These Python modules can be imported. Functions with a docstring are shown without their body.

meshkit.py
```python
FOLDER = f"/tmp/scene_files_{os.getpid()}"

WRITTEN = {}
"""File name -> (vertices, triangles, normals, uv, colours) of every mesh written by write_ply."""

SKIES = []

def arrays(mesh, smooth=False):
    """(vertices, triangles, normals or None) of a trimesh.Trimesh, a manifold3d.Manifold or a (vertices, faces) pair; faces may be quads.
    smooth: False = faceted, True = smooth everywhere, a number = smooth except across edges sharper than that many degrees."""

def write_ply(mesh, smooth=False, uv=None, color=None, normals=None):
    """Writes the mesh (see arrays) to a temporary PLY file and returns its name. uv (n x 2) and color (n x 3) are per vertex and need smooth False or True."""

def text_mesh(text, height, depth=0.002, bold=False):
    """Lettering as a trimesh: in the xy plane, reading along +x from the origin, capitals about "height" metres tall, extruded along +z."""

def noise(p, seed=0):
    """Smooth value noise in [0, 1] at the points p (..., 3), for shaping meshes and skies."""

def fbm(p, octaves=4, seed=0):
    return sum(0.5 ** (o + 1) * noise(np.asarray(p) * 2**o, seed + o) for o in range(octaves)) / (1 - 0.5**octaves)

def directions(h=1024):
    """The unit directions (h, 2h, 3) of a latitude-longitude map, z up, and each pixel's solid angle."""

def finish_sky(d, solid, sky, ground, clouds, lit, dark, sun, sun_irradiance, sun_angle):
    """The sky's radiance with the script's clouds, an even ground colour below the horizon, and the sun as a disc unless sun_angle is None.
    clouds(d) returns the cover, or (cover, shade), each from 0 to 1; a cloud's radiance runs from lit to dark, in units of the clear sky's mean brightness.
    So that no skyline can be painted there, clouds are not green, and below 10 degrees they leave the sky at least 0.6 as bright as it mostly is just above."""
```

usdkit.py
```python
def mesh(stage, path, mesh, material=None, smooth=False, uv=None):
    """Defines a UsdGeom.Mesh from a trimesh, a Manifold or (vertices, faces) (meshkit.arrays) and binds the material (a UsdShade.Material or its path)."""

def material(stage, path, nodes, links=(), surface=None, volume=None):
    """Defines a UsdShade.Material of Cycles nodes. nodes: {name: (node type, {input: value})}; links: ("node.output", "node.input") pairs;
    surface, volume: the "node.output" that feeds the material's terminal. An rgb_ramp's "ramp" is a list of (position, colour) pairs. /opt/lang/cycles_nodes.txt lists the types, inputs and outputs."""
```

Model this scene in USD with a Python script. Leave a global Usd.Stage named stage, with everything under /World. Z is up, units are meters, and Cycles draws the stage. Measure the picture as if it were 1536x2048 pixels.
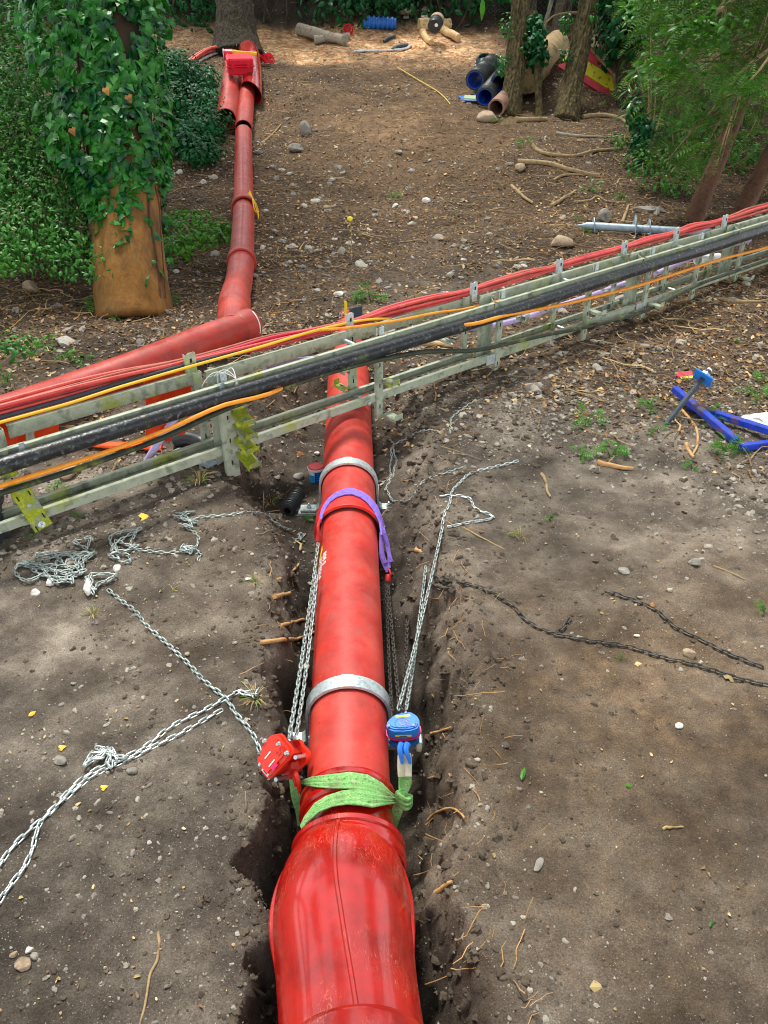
import math, random
import numpy as np, trimesh, usdkit, meshkit
from pxr import Usd, UsdGeom, UsdLux, UsdShade, Gf, Sdf, Vt
from shapely.geometry import Polygon

stage = Usd.Stage.CreateInMemory()
UsdGeom.SetStageUpAxis(stage, 'Z'); UsdGeom.SetStageMetersPerUnit(stage, 1.0)
UsdGeom.Xform.Define(stage, '/World'); UsdGeom.Scope.Define(stage, '/World/Looks')

# ------------------------------------------------------------------ camera, sky, sun, exposure
FPX, EYE = 1664.0, 2.85                       # focal length in photo pixels (1536 wide), eye height
PITCH = math.atan(1064 / FPX); CP, SP = math.cos(PITCH), math.sin(PITCH)
cam = UsdGeom.Camera.Define(stage, '/World/camera')
cam.AddTranslateOp().Set(Gf.Vec3d(0, 0, EYE)); cam.AddRotateXOp().Set(90 - math.degrees(PITCH))
cam.CreateHorizontalApertureAttr(24.0); cam.CreateVerticalApertureAttr(32.0)
cam.CreateFocalLengthAttr(24.0 * FPX / 1536); cam.CreateClippingRangeAttr(Gf.Vec2f(0.05, 2000))
cam.CreateExposureAttr(1.45)
SUN_EL, SUN_AZ = math.radians(66), math.radians(-25)      # azimuth = atan2(x, y) towards the sun
usdkit.material(stage, '/World/Looks/sky_look', {
    'sky': ('sky_texture', {'sky_type': 'single_scattering', 'sun_disc': False, 'sun_elevation': SUN_EL, 'sun_rotation': SUN_AZ}),
    'grey': ('hsv', {'saturation': 0.22, 'value': 1.0}),
    'tc': ('texture_coordinate', {}), 'n': ('noise_texture', {'scale': 2.2, 'detail': 5.0, 'roughness': 0.55}),
    'r': ('rgb_ramp', {'ramp': [(0.35, (0, 0, 0)), (0.62, (1, 1, 1))]}),
    'cl': ('hsv', {'saturation': 0.08, 'value': 1.45}),
    'm': ('mix', {}), 'bg': ('background_shader', {'strength': 0.085})},
    [('sky.color', 'grey.color'), ('tc.generated', 'n.vector'), ('n.fac', 'r.fac'), ('sky.color', 'cl.color'), ('r.color', 'm.fac'),
     ('grey.color', 'm.color1'), ('cl.color', 'm.color2'), ('m.color', 'bg.color')], surface='bg.background')
dome = UsdLux.DomeLight.Define(stage, '/World/sky')
UsdShade.MaterialBindingAPI.Apply(dome.GetPrim()).Bind(UsdShade.Material.Get(stage, '/World/Looks/sky_look'))
sun = UsdLux.DistantLight.Define(stage, '/World/sun')
sun.CreateNormalizeAttr(True) if hasattr(sun, 'CreateNormalizeAttr') else sun.GetPrim().CreateAttribute('inputs:normalize', Sdf.ValueTypeNames.Bool).Set(True)
sun.CreateIntensityAttr(0.40); sun.CreateAngleAttr(10.0); sun.CreateColorAttr(Gf.Vec3f(1, 0.95, 0.87))
sun.AddRotateZOp().Set(-math.degrees(SUN_AZ)); sun.AddRotateXOp().Set(-(90 - math.degrees(SUN_EL)))

# ------------------------------------------------------------------ helpers
A = lambda *v: np.array(v, float)
def unit(v): v = np.asarray(v, float); return v / (np.linalg.norm(v) + 1e-12)
def lin(h):
    c = np.array([int(h[i:i + 2], 16) / 255 for i in (0, 2, 4)])
    return tuple(np.where(c <= .04045, c / 12.92, ((c + .055) / 1.055) ** 2.4))
names = {}
def numbered(path):
    n = names.get(path, 0); names[path] = n + 1
    return path if n == 0 else f'{path}_{n:03d}'
def tag(p, label=None, cat=None, group=None, kind=None):
    p = p.GetPrim() if hasattr(p, 'GetPrim') else p
    for k, v in (('label', label), ('category', cat), ('group', group), ('kind', kind)):
        if v: p.SetCustomDataByKey(k, v)
    return p
def arr(g):
    if isinstance(g, tuple):
        v, f = np.asarray(g[0], float), np.asarray(g[1], int)
        return (v, np.vstack([f[:, [0, 1, 2]], f[:, [0, 2, 3]]])) if f.shape[1] == 4 else (v, f)
    return np.array(g.vertices), np.array(g.faces)
def merge(*gs):
    V, F, n = [], [], 0
    for g in gs:
        v, f = arr(g); V.append(v); F.append(f + n); n += len(v)
    return np.vstack(V), np.vstack(F)
def put(path, g, mat, smooth=False):
    return usdkit.mesh(stage, path, arr(g), f'/World/Looks/{mat}', smooth=smooth).GetPrim()
def part(parent, name, g, mat, smooth=35, label=None, kind=None):
    base = parent.GetPath().pathString if hasattr(parent, 'GetPath') else parent
    p = put(numbered(f'{base}/{name}'), g, mat, smooth); tag(p, label, kind=kind); return p
def thing(name, label, cat, group=None, kind=None):
    x = UsdGeom.Xform.Define(stage, numbered('/World/' + name)); return tag(x, label, cat, group, kind)
def single(name, label, cat, g, mat, smooth=35, group=None, kind=None):
    return tag(put(numbered('/World/' + name), g, mat, smooth), label, cat, group, kind)

def frame_along(P):
    P = np.asarray(P, float); T = np.gradient(P, axis=0); T /= np.linalg.norm(T, axis=1, keepdims=True) + 1e-12
    a = np.cross(T[0], [0, 0, 1.0]); a = unit(a) if np.linalg.norm(a) > 1e-3 else A(1, 0, 0)
    N = []
    for t in T:
        a = unit(a - t * (a @ t)); N.append(a)
    N = np.array(N); return T, N, np.cross(T, N)
def tube(P, r, n=12, cap=True, sx=1.0, sy=1.0):
    P = np.asarray(P, float); T, N, B = frame_along(P); r = np.broadcast_to(np.asarray(r, float), (len(P),))
    ang = np.arange(n) * 2 * np.pi / n
    V = (P[:, None] + r[:, None, None] * (sx * np.cos(ang)[None, :, None] * N[:, None] + sy * np.sin(ang)[None, :, None] * B[:, None])).reshape(-1, 3)
    i, j = np.meshgrid(np.arange(len(P) - 1), np.arange(n), indexing='ij'); j2 = (j + 1) % n
    q = np.stack([i * n + j, (i + 1) * n + j, (i + 1) * n + j2, i * n + j2], -1).reshape(-1, 4)
    F = np.vstack([q[:, [0, 1, 2]], q[:, [0, 2, 3]]])
    if cap:
        m = len(V); V = np.vstack([V, P[:1], P[-1:]]); k = np.arange(n); k2 = (k + 1) % n; o = (len(P) - 1) * n
        F = np.vstack([F, np.stack([np.full(n, m), k, k2], 1), np.stack([np.full(n, m + 1), o + k2, o + k], 1)])
    return V, F[:, ::-1]
def smooth_line(P, n=40):
    P = np.asarray(P, float)
    if len(P) < 3: return P[0] + (P[-1] - P[0]) * np.linspace(0, 1, n)[:, None]
    from scipy.interpolate import PchipInterpolator
    d = np.concatenate([[0], np.cumsum(np.linalg.norm(np.diff(P, axis=0), axis=1) + 1e-9)])
    return PchipInterpolator(d, P)(np.linspace(0, d[-1], n))
def pipe(P, ro, ri, n=48):
    """A hollow pipe along the points, walls closed at both ends; ro and ri per point."""
    P = np.asarray(P, float); k = len(P); ro = np.broadcast_to(ro, (k,)); ri = np.broadcast_to(ri, (k,))
    vo, fo = tube(P, ro, n, False); vi, fi = tube(P, ri, n, False); m = len(vo); j = np.arange(n); j2 = (j + 1) % n; o = (k - 1) * n
    e0 = np.stack([j, j2, m + j2, m + j], 1); e1 = np.stack([o + j, m + o + j, m + o + j2, o + j2], 1)
    e = np.vstack([e0, e1]); e = np.vstack([e[:, [0, 1, 2]], e[:, [0, 2, 3]]])
    return np.vstack([vo, vi]), np.vstack([fo, fi[:, ::-1] + m, e[:, ::-1]])
def basis(z, up=(0, 0, 1)):
    z = unit(z); x = np.cross(up, z); x = unit(x) if np.linalg.norm(x) > 1e-4 else A(1, 0, 0); return np.stack([x, np.cross(z, x), z], 1)
def lathe(prof, n=24, P=(0, 0, 0), axis=(0, 0, 1)):
    prof = np.asarray(prof, float); a = np.arange(n) * 2 * np.pi / n; k = len(prof)
    V = np.stack([prof[:, :1] * np.cos(a), prof[:, :1] * np.sin(a), np.repeat(prof[:, 1:], n, 1)], -1).reshape(-1, 3)
    i, j = np.meshgrid(np.arange(k - 1), np.arange(n), indexing='ij'); j2 = (j + 1) % n
    q = np.stack([i * n + j, i * n + j2, (i + 1) * n + j2, (i + 1) * n + j], -1).reshape(-1, 4)
    return V @ basis(axis).T + np.asarray(P, float), np.vstack([q[:, [0, 1, 2]], q[:, [0, 2, 3]]])
def cbox(sx, sy, sz, c=0.003, R=None, P=(0, 0, 0)):
    """A box with chamfered edges, centred on P, axes = columns of R."""
    h = np.array([sx, sy, sz]) / 2; c = min(c, *(h * 0.45)); pts = []
    for s in np.ndindex(2, 2, 2):
        g = np.array(s) * 2 - 1
        for k in range(3):
            d = np.full(3, c); d[k] = 0; pts.append(g * (h - d))
    v, f = arr(trimesh.convex.convex_hull(np.array(pts)))
    return (v if R is None else v @ np.asarray(R).T) + np.asarray(P, float), f
def bar(p0, p1, w, h, up=(0, 0, 1), c=0.003):
    p0, p1 = np.asarray(p0, float), np.asarray(p1, float); t = unit(p1 - p0); s = unit(np.cross(t, up)); u = np.cross(s, t)
    return cbox(np.linalg.norm(p1 - p0), w, h, c, np.stack([t, s, u], 1), (p0 + p1) / 2)
def extrude(pts2, depth, O, R):
    """A polygon of local x, y extruded along local z by depth (starting at z = 0), placed at O with axes R."""
    m = trimesh.creation.extrude_polygon(Polygon(pts2).buffer(0), depth, engine='earcut'); v, f = arr(m)
    return v @ np.asarray(R).T + np.asarray(O, float), f
def xf(g, R=None, P=(0, 0, 0), s=1.0):
    v, f = arr(g); v = v * s; v = v if R is None else v @ np.asarray(R).T; return v + np.asarray(P, float), f
def rough(g, amp, scale, seed=0):
    v, f = arr(g); n = np.stack([meshkit.fbm(v * scale + 17.3 * k, 3, seed + k) for k in range(3)], 1) - .5
    return v + n * amp * 2, f
def rot(ax, deg):
    return trimesh.transformations.rotation_matrix(math.radians(deg), ax)[:3, :3]

# pixels of the photograph to points of the place
def ray(px, py):
    u, v = (px - 768) / FPX, (py - 1024) / FPX
    return np.array([u, CP - v * SP, -SP - v * CP])
EYEP = A(0, 0, EYE)
def onz(px, py, z): d = ray(px, py); return EYEP + d * (z - EYE) / d[2]
def deep(px, py, Z): return EYEP + ray(px, py) * Z

# ------------------------------------------------------------------ terrain
def sstep(a, b, x): t = np.clip((x - a) / (b - a), 0, 1); return t * t * (3 - 2 * t)
LE = [(662, 640), (600, 700), (520, 800), (470, 935), (505, 1000), (560, 1060), (566, 1150), (553, 1260), (545, 1380), (562, 1470), (548, 1560), (522, 1650), (494, 1715), (520, 1790), (535, 1870), (520, 1960), (500, 2100)]
RE = [(735, 645), (790, 720), (830, 800), (850, 900), (868, 1080), (885, 1150), (902, 1250), (922, 1330), (905, 1420), (915, 1500), (905, 1600), (895, 1700), (880, 1780), (905, 1870), (940, 1960), (990, 2100)]
LEP, REP = (np.array([onz(x, y, 0)[:2] for x, y in e])[::-1] for e in (LE, RE))
def base_z(X, Y):
    b = .165 * np.log1p(np.exp(np.clip((Y - 12.2) * 1.5, -30, 30))) / 1.5
    b = np.where((Y - 12.2) * 1.5 > 30, .165 * (Y - 12.2), b)
    b = b + .6 * sstep(23.0, 24.6, Y) + .9 * sstep(25, 60, Y)
    return b + np.exp(-((X + 5.6) / 2.2) ** 2 - ((Y - 9.5) / 3.0) ** 2) * .25
def gz(X, Y):
    """The ground's height, with its lumps."""
    X, Y = np.broadcast_arrays(np.asarray(X, float), np.asarray(Y, float)); P = np.stack([X, Y, np.zeros_like(X)], -1)
    z = base_z(X, Y)
    far = np.clip(Y / 8, .6, 3.0)
    z = z + (meshkit.fbm(P * .55, 3, 3) - .5) * .16 * far * sstep(3.5, 9, Y) + (meshkit.fbm(P * 1.3, 3, 11) - .5) * .07
    z = z + (meshkit.fbm(P * 6, 3, 5) - .5) * .040 * np.clip(Y / 6 + .35, .5, 1.6) + (meshkit.noise(P * 27, 8) - .5) * .010
    wob = (meshkit.fbm(P * 4.5, 3, 21) - .5) * .22 + (meshkit.noise(P * 17, 9) - .5) * .04
    xl = np.interp(Y, LEP[:, 1], LEP[:, 0]) + wob * .8; xr = np.interp(Y, REP[:, 1], REP[:, 0]) + wob
    w_r = np.interp(Y, [1, 3, 4, 5.5, 7], [.30, .36, .52, .72, .75]); w_l = np.interp(Y, [1, 3.0, 4.0, 5.5, 7], [.13, .17, .34, .5, .55])
    t = np.minimum(sstep(0, 1, (X - xl + .3 * w_l) / w_l), sstep(0, 1, (xr + .3 * w_r - X) / w_r))
    floor = np.interp(Y, [-1, 1.5, 2.5, 3.5, 4.5, 5.5, 6.6, 7.2], [-.58, -.54, -.49, -.43, -.36, -.30, -.26, 0]) + (meshkit.fbm(P * 5, 3, 31) - .5) * .12 + (meshkit.fbm(P * 14, 2, 33) - .5) * .05
    t = t * sstep(7.3, 6.7, Y)
    z = z + (t * (1 - t) * 4) * ((meshkit.fbm(P * 9, 3, 35) - .5) * .09 + (meshkit.fbm(P * 30, 2, 36) - .5) * .06)
    lip = np.exp(-((X - xr - .10) / .14) ** 2) * .05 * sstep(4.4, 3.0, Y)
    return z * (1 - t) + floor * t + lip
TS = np.concatenate([np.linspace(1.5, 12, 240), np.linspace(12.1, 60, 300)])
def G(px, py, h=0.0):
    """Where the ray of a photo pixel meets the ground (raised by h along z)."""
    d = ray(px, py); P = EYEP + TS[:, None] * d; b = P[:, 2] < gz(P[:, 0], P[:, 1])
    k = int(np.argmax(b)) if b.any() else len(TS) - 1
    lo, hi = TS[max(k - 1, 0)], TS[k]
    for _ in range(14):
        m = (lo + hi) / 2; q = EYEP + m * d
        if q[2] < float(gz(q[0], q[1])): hi = m
        else: lo = m
    q = EYEP + hi * d; q[2] += h; return q
def gp(X, Y, h=0.0): return A(X, Y, float(gz(X, Y)) + h)
def zc(P): return P[1] * CP - (P[2] - EYE) * SP      # depth along the lens axis
def GL(pts, h=0.0, n=40): return smooth_line([G(x, y, h) for x, y in pts], n)

# ------------------------------------------------------------------ materials
def mat(name, cols, scale=6, rough=.6, bump=0, bscale=None, detail=5, metal=0, stretch=None, obj=False, rnd=0, coat=0, transl=0, island=0, spec=.5, second=None, bdist=.02, contrast=None, rough2=None, zmix=None):
    """Noise-coloured principled material. cols: hex colours along the noise; second: (hex, noise scale, low, high, amount) blotches on top."""
    N = {'geo': ('geometry', {}), 'tc': ('texture_coordinate', {}), 'mp': ('mapping', {'scale': stretch or (1, 1, 1)}),
         'n': ('noise_texture', {'scale': scale, 'detail': float(detail), 'roughness': .62}), 'p': ('principled_bsdf', {'roughness': rough, 'metallic': metal, 'coat_weight': coat, 'coat_roughness': .12, 'specular_ior_level': spec})}
    src = 'tc.object' if obj else 'geo.position'
    L = [(src, 'mp.vector'), ('mp.vector', 'n.vector')]
    lo, hi = contrast or (.3, .7)
    N['r'] = ('rgb_ramp', {'ramp': [(lo + (hi - lo) * i / max(len(cols) - 1, 1), lin(c)) for i, c in enumerate(cols)]}); L += [('n.fac', 'r.fac')]
    out = 'r.color'
    for k, (hx, sc, a, b, amt) in enumerate(second or []):
        N[f'n{k}'] = ('noise_texture', {'scale': sc, 'detail': 6.0, 'roughness': .65}); N[f'r{k}'] = ('rgb_ramp', {'ramp': [(a, (0, 0, 0)), (b, (amt,) * 3)]})
        N[f'm{k}'] = ('mix', {'color2': lin(hx)}); L += [('mp.vector', f'n{k}.vector'), (f'n{k}.fac', f'r{k}.fac'), (f'r{k}.color', f'm{k}.fac'), (out, f'm{k}.color1')]; out = f'm{k}.color'
    if zmix:
        N['sx'] = ('separate_xyz', {}); N['sz'] = ('map_range', {'from_min': zmix[1], 'from_max': zmix[2], 'clamp': True}); N['mz'] = ('mix', {'color2': lin(zmix[0])}); L += [('geo.position', 'sx.vector'), ('sx.z', 'sz.value'), ('sz.result', 'mz.fac'), (out, 'mz.color1')]; out = 'mz.color'
    if rnd or island:
        N['oi'] = ('object_info', {}) if rnd else ('geometry', {})
        N['mr'] = ('map_range', {'to_min': 1 - (rnd or island), 'to_max': 1 + (rnd or island)}); N['hs'] = ('hsv', {})
        N['mh'] = ('map_range', {'to_min': .5 - .03 * (rnd or island), 'to_max': .5 + .03 * (rnd or island)})
        o = 'oi.random' if rnd else 'oi.random_per_island'
        L += [(o, 'mr.value'), (o, 'mh.value'), ('mr.result', 'hs.value'), ('mh.result', 'hs.hue'), (out, 'hs.color')]; out = 'hs.color'
    L += [(out, 'p.base_color')]
    if rough2:
        N['rr'] = ('map_range', {'from_min': .3, 'from_max': .7, 'to_min': rough2[0], 'to_max': rough2[1]}); L += [('n.fac', 'rr.value'), ('rr.result', 'p.roughness')]
    if bump:
        N['bn'] = ('noise_texture', {'scale': bscale or scale * 4, 'detail': 4.0, 'roughness': .6}); N['b'] = ('bump', {'strength': bump, 'distance': bdist})
        L += [('mp.vector', 'bn.vector'), ('bn.fac', 'b.height'), ('b.normal', 'p.normal')]
    surf = 'p.BSDF'
    if transl:
        N['t'] = ('translucent_bsdf', {}); N['mx'] = ('mix_closure', {'fac': transl}); L += [(out, 't.color'), ('p.BSDF', 'mx.closure1'), ('t.BSDF', 'mx.closure2')]; surf = 'mx.closure'
    return usdkit.material(stage, f'/World/Looks/{name}', N, L, surface=surf)

def paint(name, base, dark, light, rough, coat=0, scratch=.5, dust=.35, dustcol='8a6a5e'):
    """Painted iron: tone drifts, thin pale scratches, dust lying on the faces that look up."""
    N = {'geo': ('geometry', {}), 'n': ('noise_texture', {'scale': 5.0, 'detail': 6.0, 'roughness': .6}), 'r': ('rgb_ramp', {'ramp': [(.3, lin(dark)), (.55, lin(base)), (.75, lin(light))]}),
         'mp': ('mapping', {'scale': (30, 7, 30), 'rotation': (.2, .3, .5)}), 'v': ('noise_texture', {'scale': 1.0, 'detail': 2.0, 'roughness': .5, 'distortion': 2.5}),
         'vr': ('rgb_ramp', {'ramp': [(.485, (0, 0, 0)), (.5, (scratch,) * 3), (.515, (0, 0, 0))]}),
         'pn': ('noise_texture', {'scale': 3.3, 'detail': 3.0}), 'pr': ('rgb_ramp', {'ramp': [(.52, (0, 0, 0)), (.62, (1, 1, 1))]}), 'mm': ('mix', {'mix_type': 'multiply', 'fac': 1.0}),
         'm1': ('mix', {'color2': lin('e08a68')}),
         'dn': ('noise_texture', {'scale': 9.0, 'detail': 7.0, 'roughness': .7}), 'dr': ('rgb_ramp', {'ramp': [(.42, (0, 0, 0)), (.72, (dust,) * 3)]}), 'm2': ('mix', {'color2': lin(dustcol)}),
         'sp': ('noise_texture', {'scale': 55.0, 'detail': 3.0}), 'sr': ('rgb_ramp', {'ramp': [(.66, (0, 0, 0)), (.72, (.55,) * 3)]}), 'm3': ('mix', {'color2': lin('5a2a22')}),
         'rm': ('map_range', {'from_min': .35, 'from_max': .65, 'to_min': rough * .8, 'to_max': rough * 1.35}), 'b': ('bump', {'strength': .12, 'distance': .01}),
         'p': ('principled_bsdf', {'coat_weight': coat, 'coat_roughness': .08})}
    L = [('geo.position', 'n.vector'), ('n.fac', 'r.fac'), ('geo.position', 'mp.vector'), ('mp.vector', 'v.vector'), ('v.fac', 'vr.fac'), ('geo.position', 'pn.vector'), ('pn.fac', 'pr.fac'),
         ('vr.color', 'mm.color1'), ('pr.color', 'mm.color2'), ('mm.color', 'm1.fac'), ('r.color', 'm1.color1'), ('geo.position', 'dn.vector'), ('dn.fac', 'dr.fac'), ('dr.color', 'm2.fac'), ('m1.color', 'm2.color1'),
         ('geo.position', 'sp.vector'), ('sp.fac', 'sr.fac'), ('sr.color', 'm3.fac'), ('m2.color', 'm3.color1'), ('m3.color', 'p.base_color'), ('dn.fac', 'rm.value'), ('rm.result', 'p.roughness'), ('dn.fac', 'b.height'), ('b.normal', 'p.normal')]
    usdkit.material(stage, f'/World/Looks/{name}', N, L, surface='p.BSDF')
paint('pipe_red', 'c02e22', '9e2018', 'cc4232', .46, 0, .35, .30)
paint('old_pipe_red', 'ae3024', '8e241c', 'ba4032', .42, .1, .5, .26)
paint('gloss_red', 'a80e06', '760804', 'b81408', .20, .5, .55, .20, '4a1810')
paint('socket_red', 'd42a20', 'b81e16', 'dc3a2c', .38, .1, .3, .15)
mat('galv', ['9fb0b2', 'c4d0d0', '8a9a9c'], 30, .42, .15, 90, metal=.6, second=[('6e7c80', 8, .55, .75, .6)])
mat('rack_metal', ['88927e', 'a9b29e', '6c7768'], 7, .55, .2, 60, metal=.2, second=[('98a42c', 3.2, .56, .66, .7), ('4c5640', 14, .52, .72, .6), ('b4bcae', 40, .6, .75, .5)])
mat('mossy_metal', ['a8b41c', '8e9a1e', 'c0c82c'], 22, .9, .8, 90, second=[('868e80', 9, .50, .58, .95), ('5e6430', 18, .58, .7, .7)])
mat('hole_dark', ['14140f', '1c1a16'], 5, .9)
mat('black_cable', ['101214', '181b1e', '23282c'], 12, .30, .25, 40, second=[('8a9498', 34, .55, .72, .5), ('4c5432', 4, .56, .70, .65)], stretch=(1, 1, 1))
mat('green_cable', ['20241c', '2e3626', '3a4430'], 12, .6, .3, 60, second=[('77802a', 6, .56, .66, .7)])
mat('orange_cable', ['e88a1c', 'f09a28', 'd87a14'], 15, .55, .1, second=[('7a5a2c', 20, .6, .75, .4)])
mat('yellow_cable', ['e8b01c', 'f0bc28'], 15, .5)
mat('red_cable', ['cc4038', 'd8584c', 'b03430'], 4, .5, second=[('d88a78', 12, .55, .7, .4)], rnd=.12, obj=False)
mat('brown_cable', ['8a4a3a', 'a06048', '70402c'], 4, .6)
mat('crimson_cable', ['c01a3c', 'd8304c'], 6, .5)
mat('grey_strip', ['a8a8a0', 'd0d0c8', '7a7c78'], 8, .5)
mat('lilac', ['a596c4', 'b8aad4', '8c80ac'], 10, .6, second=[('6a5a72', 6, .6, .7, .5)])
mat('purple_web', ['8468d0', '9478dc', '6c50b8'], 60, .75, .4, 260, second=[('5c4890', 14, .55, .7, .5)])
mat('green_web', ['74b862', '92cc7c', '5aa04a'], 60, .85, .6, 260, second=[('c4d8a4', 26, .52, .66, .75), ('4a803c', 120, .54, .64, .7), ('7a7650', 7, .54, .68, .65)])
mat('pale_web', ['d8d4be', 'c4c0a8'], 40, .8, .4, 300)
mat('chain_bright', ['a8b4b4', 'c8d2d0', '8c9898'], 20, .35, metal=.75)
mat('chain_grey', ['8a9694', 'a8b4b0', '6c7674'], 20, .45, metal=.6)
mat('chain_dark', ['3c3e3a', '524f48', '2e2c28'], 20, .5, metal=.5, second=[('6a5c4a', 9, .5, .7, .6)])
mat('hoist_red', ['e0200c', 'e8300f', 'd01808'], 12, .3, .1, coat=.3)
mat('hoist_red_dark', ['c01a0c', '98140a'], 12, .4)
mat('hoist_blue', ['1670d0', '2080dc', '0f5cb8'], 12, .55, .1, coat=0, second=[('a0506a', 9, .68, .72, .7)])
mat('hook_blue', ['1a66c0', '2474cc'], 12, .4)
mat('hook_red', ['d03030', 'b82424'], 12, .45)
mat('steel', ['b4bcc0', 'd0d6d8'], 20, .3, metal=.9)
mat('label_yellow', ['e8d418', 'f0de30'], 20, .5)
mat('label_white', ['e4e4e0', 'f0f0ee'], 20, .5)
mat('label_cream', ['d8d6b8', 'e8e6cc', 'c4c2a0'], 50, .6)
mat('magenta', ['d01860', 'e02878'], 20, .5)
mat('tub_white', ['e8eaec', 'f4f4f4'], 10, .35); mat('tub_blue', ['1038b0', '1848c8'], 20, .35); mat('tub_sky', ['1a90d8', '28a0e4'], 20, .35); mat('lid_red', ['d81828', 'e02838'], 14, .4)
mat('black_plastic', ['16191c', '22262a', '2c3134'], 10, .4, .1, second=[('55585a', 22, .58, .74, .4)])
mat('duct_black', ['1b2122', '272f30'], 10, .45, second=[('5c6258', 10, .56, .7, .5)])
mat('duct_blue', ['1038a8', '1a50c8', '0c2c88'], 4, .35)
mat('brown_pipe', ['7a5a4c', '8e6e5c', '64483c'], 6, .7)
mat('beam_blue', ['0e2f9c', '153cb4', '0a2278'], 9, .4, .2, 30, coat=.1, second=[('6a4a38', 6, .52, .62, .85), ('93a0c4', 30, .62, .72, .5)])
mat('rod_dark', ['2c3844', '3a4854'], 30, .5, .4, 160)
mat('screw_grey', ['8aa0b0', 'a4b6c2', '708694'], 12, .45, metal=.4)
mat('hi_vis', ['ff5418', 'ff6424', 'f04410'], 8, .7, .4, 40, transl=.15)
mat('reflective', ['b8bcb4', 'd4d8d0'], 30, .4)
mat('bag_white', ['d8d4c8', 'efece2', 'b8b2a0'], 9, .7)
mat('crate_red', ['d8142c', 'e0203a', 'c01028'], 8, .35)
mat('barrier_red', ['c02840', 'd03850'], 8, .45); mat('barrier_yellow', ['d8d020', 'e4dc30'], 8, .5, second=[('3a4a18', 9, .56, .62, .8)])
mat('sheet_silver', ['a8b0b4', 'd4d8da', '8a9094'], 20, .35, metal=.4)
mat('timber', ['b89a68', 'd4b888', '94764a'], 8, .8, .4, 40, stretch=(1, 1, 1))
mat('root', ['a07848', 'c49a64', '7c5a34'], 12, .8, .3, 60)
mat('stick', ['7c6848', 'a08a64', '5a4830'], 9, .85, .4, 60)
mat('grey_stick', ['7c7464', '9c9484', '5c5448'], 9, .85, .4, 60)
mat('bark_ochre', ['6a4a20', '94682e', '7c5828'], 4, .9, .5, 30, second=[('4a3a24', 2.5, .5, .66, .8), ('6a6a3a', 6, .6, .7, .5)], stretch=(1, 1, .35), zmix=('3a2c1c', .9, 1.7))
mat('bark_dark', ['1a160e', '3a3222', '4e4430'], 22, .92, 1.0, 26, contrast=(.36, .64), stretch=(1, 1, .10), bdist=.06)
mat('bark_moss', ['2c2614', '524828', '6e6236'], 24, .92, .9, 26, contrast=(.36, .64), stretch=(1, 1, .10), bdist=.05)
mat('bark_red', ['4a3020', '644430', '34221a'], 9, .92, .9, 18, stretch=(1, 1, .2), bdist=.04)
mat('trunk_pale', ['84704a', 'a48c62', '5c5034'], 5, .85, .5, 24, second=[('4a5a2a', 5, .55, .68, .6)])
mat('ivy_leaf', ['1a7a26', '34ac3e', '58cc50'], 7, .36, .2, 40, spec=.45, transl=.22, island=.5, second=[('16584a', 5, .48, .60, .85), ('7ab850', 9, .64, .72, .6)])
mat('ivy_dark', ['0e4a2a', '166a3a', '1e8040'], 2.5, .45, spec=.3, bump=.2, bscale=40, transl=.15, island=.32)
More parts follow.
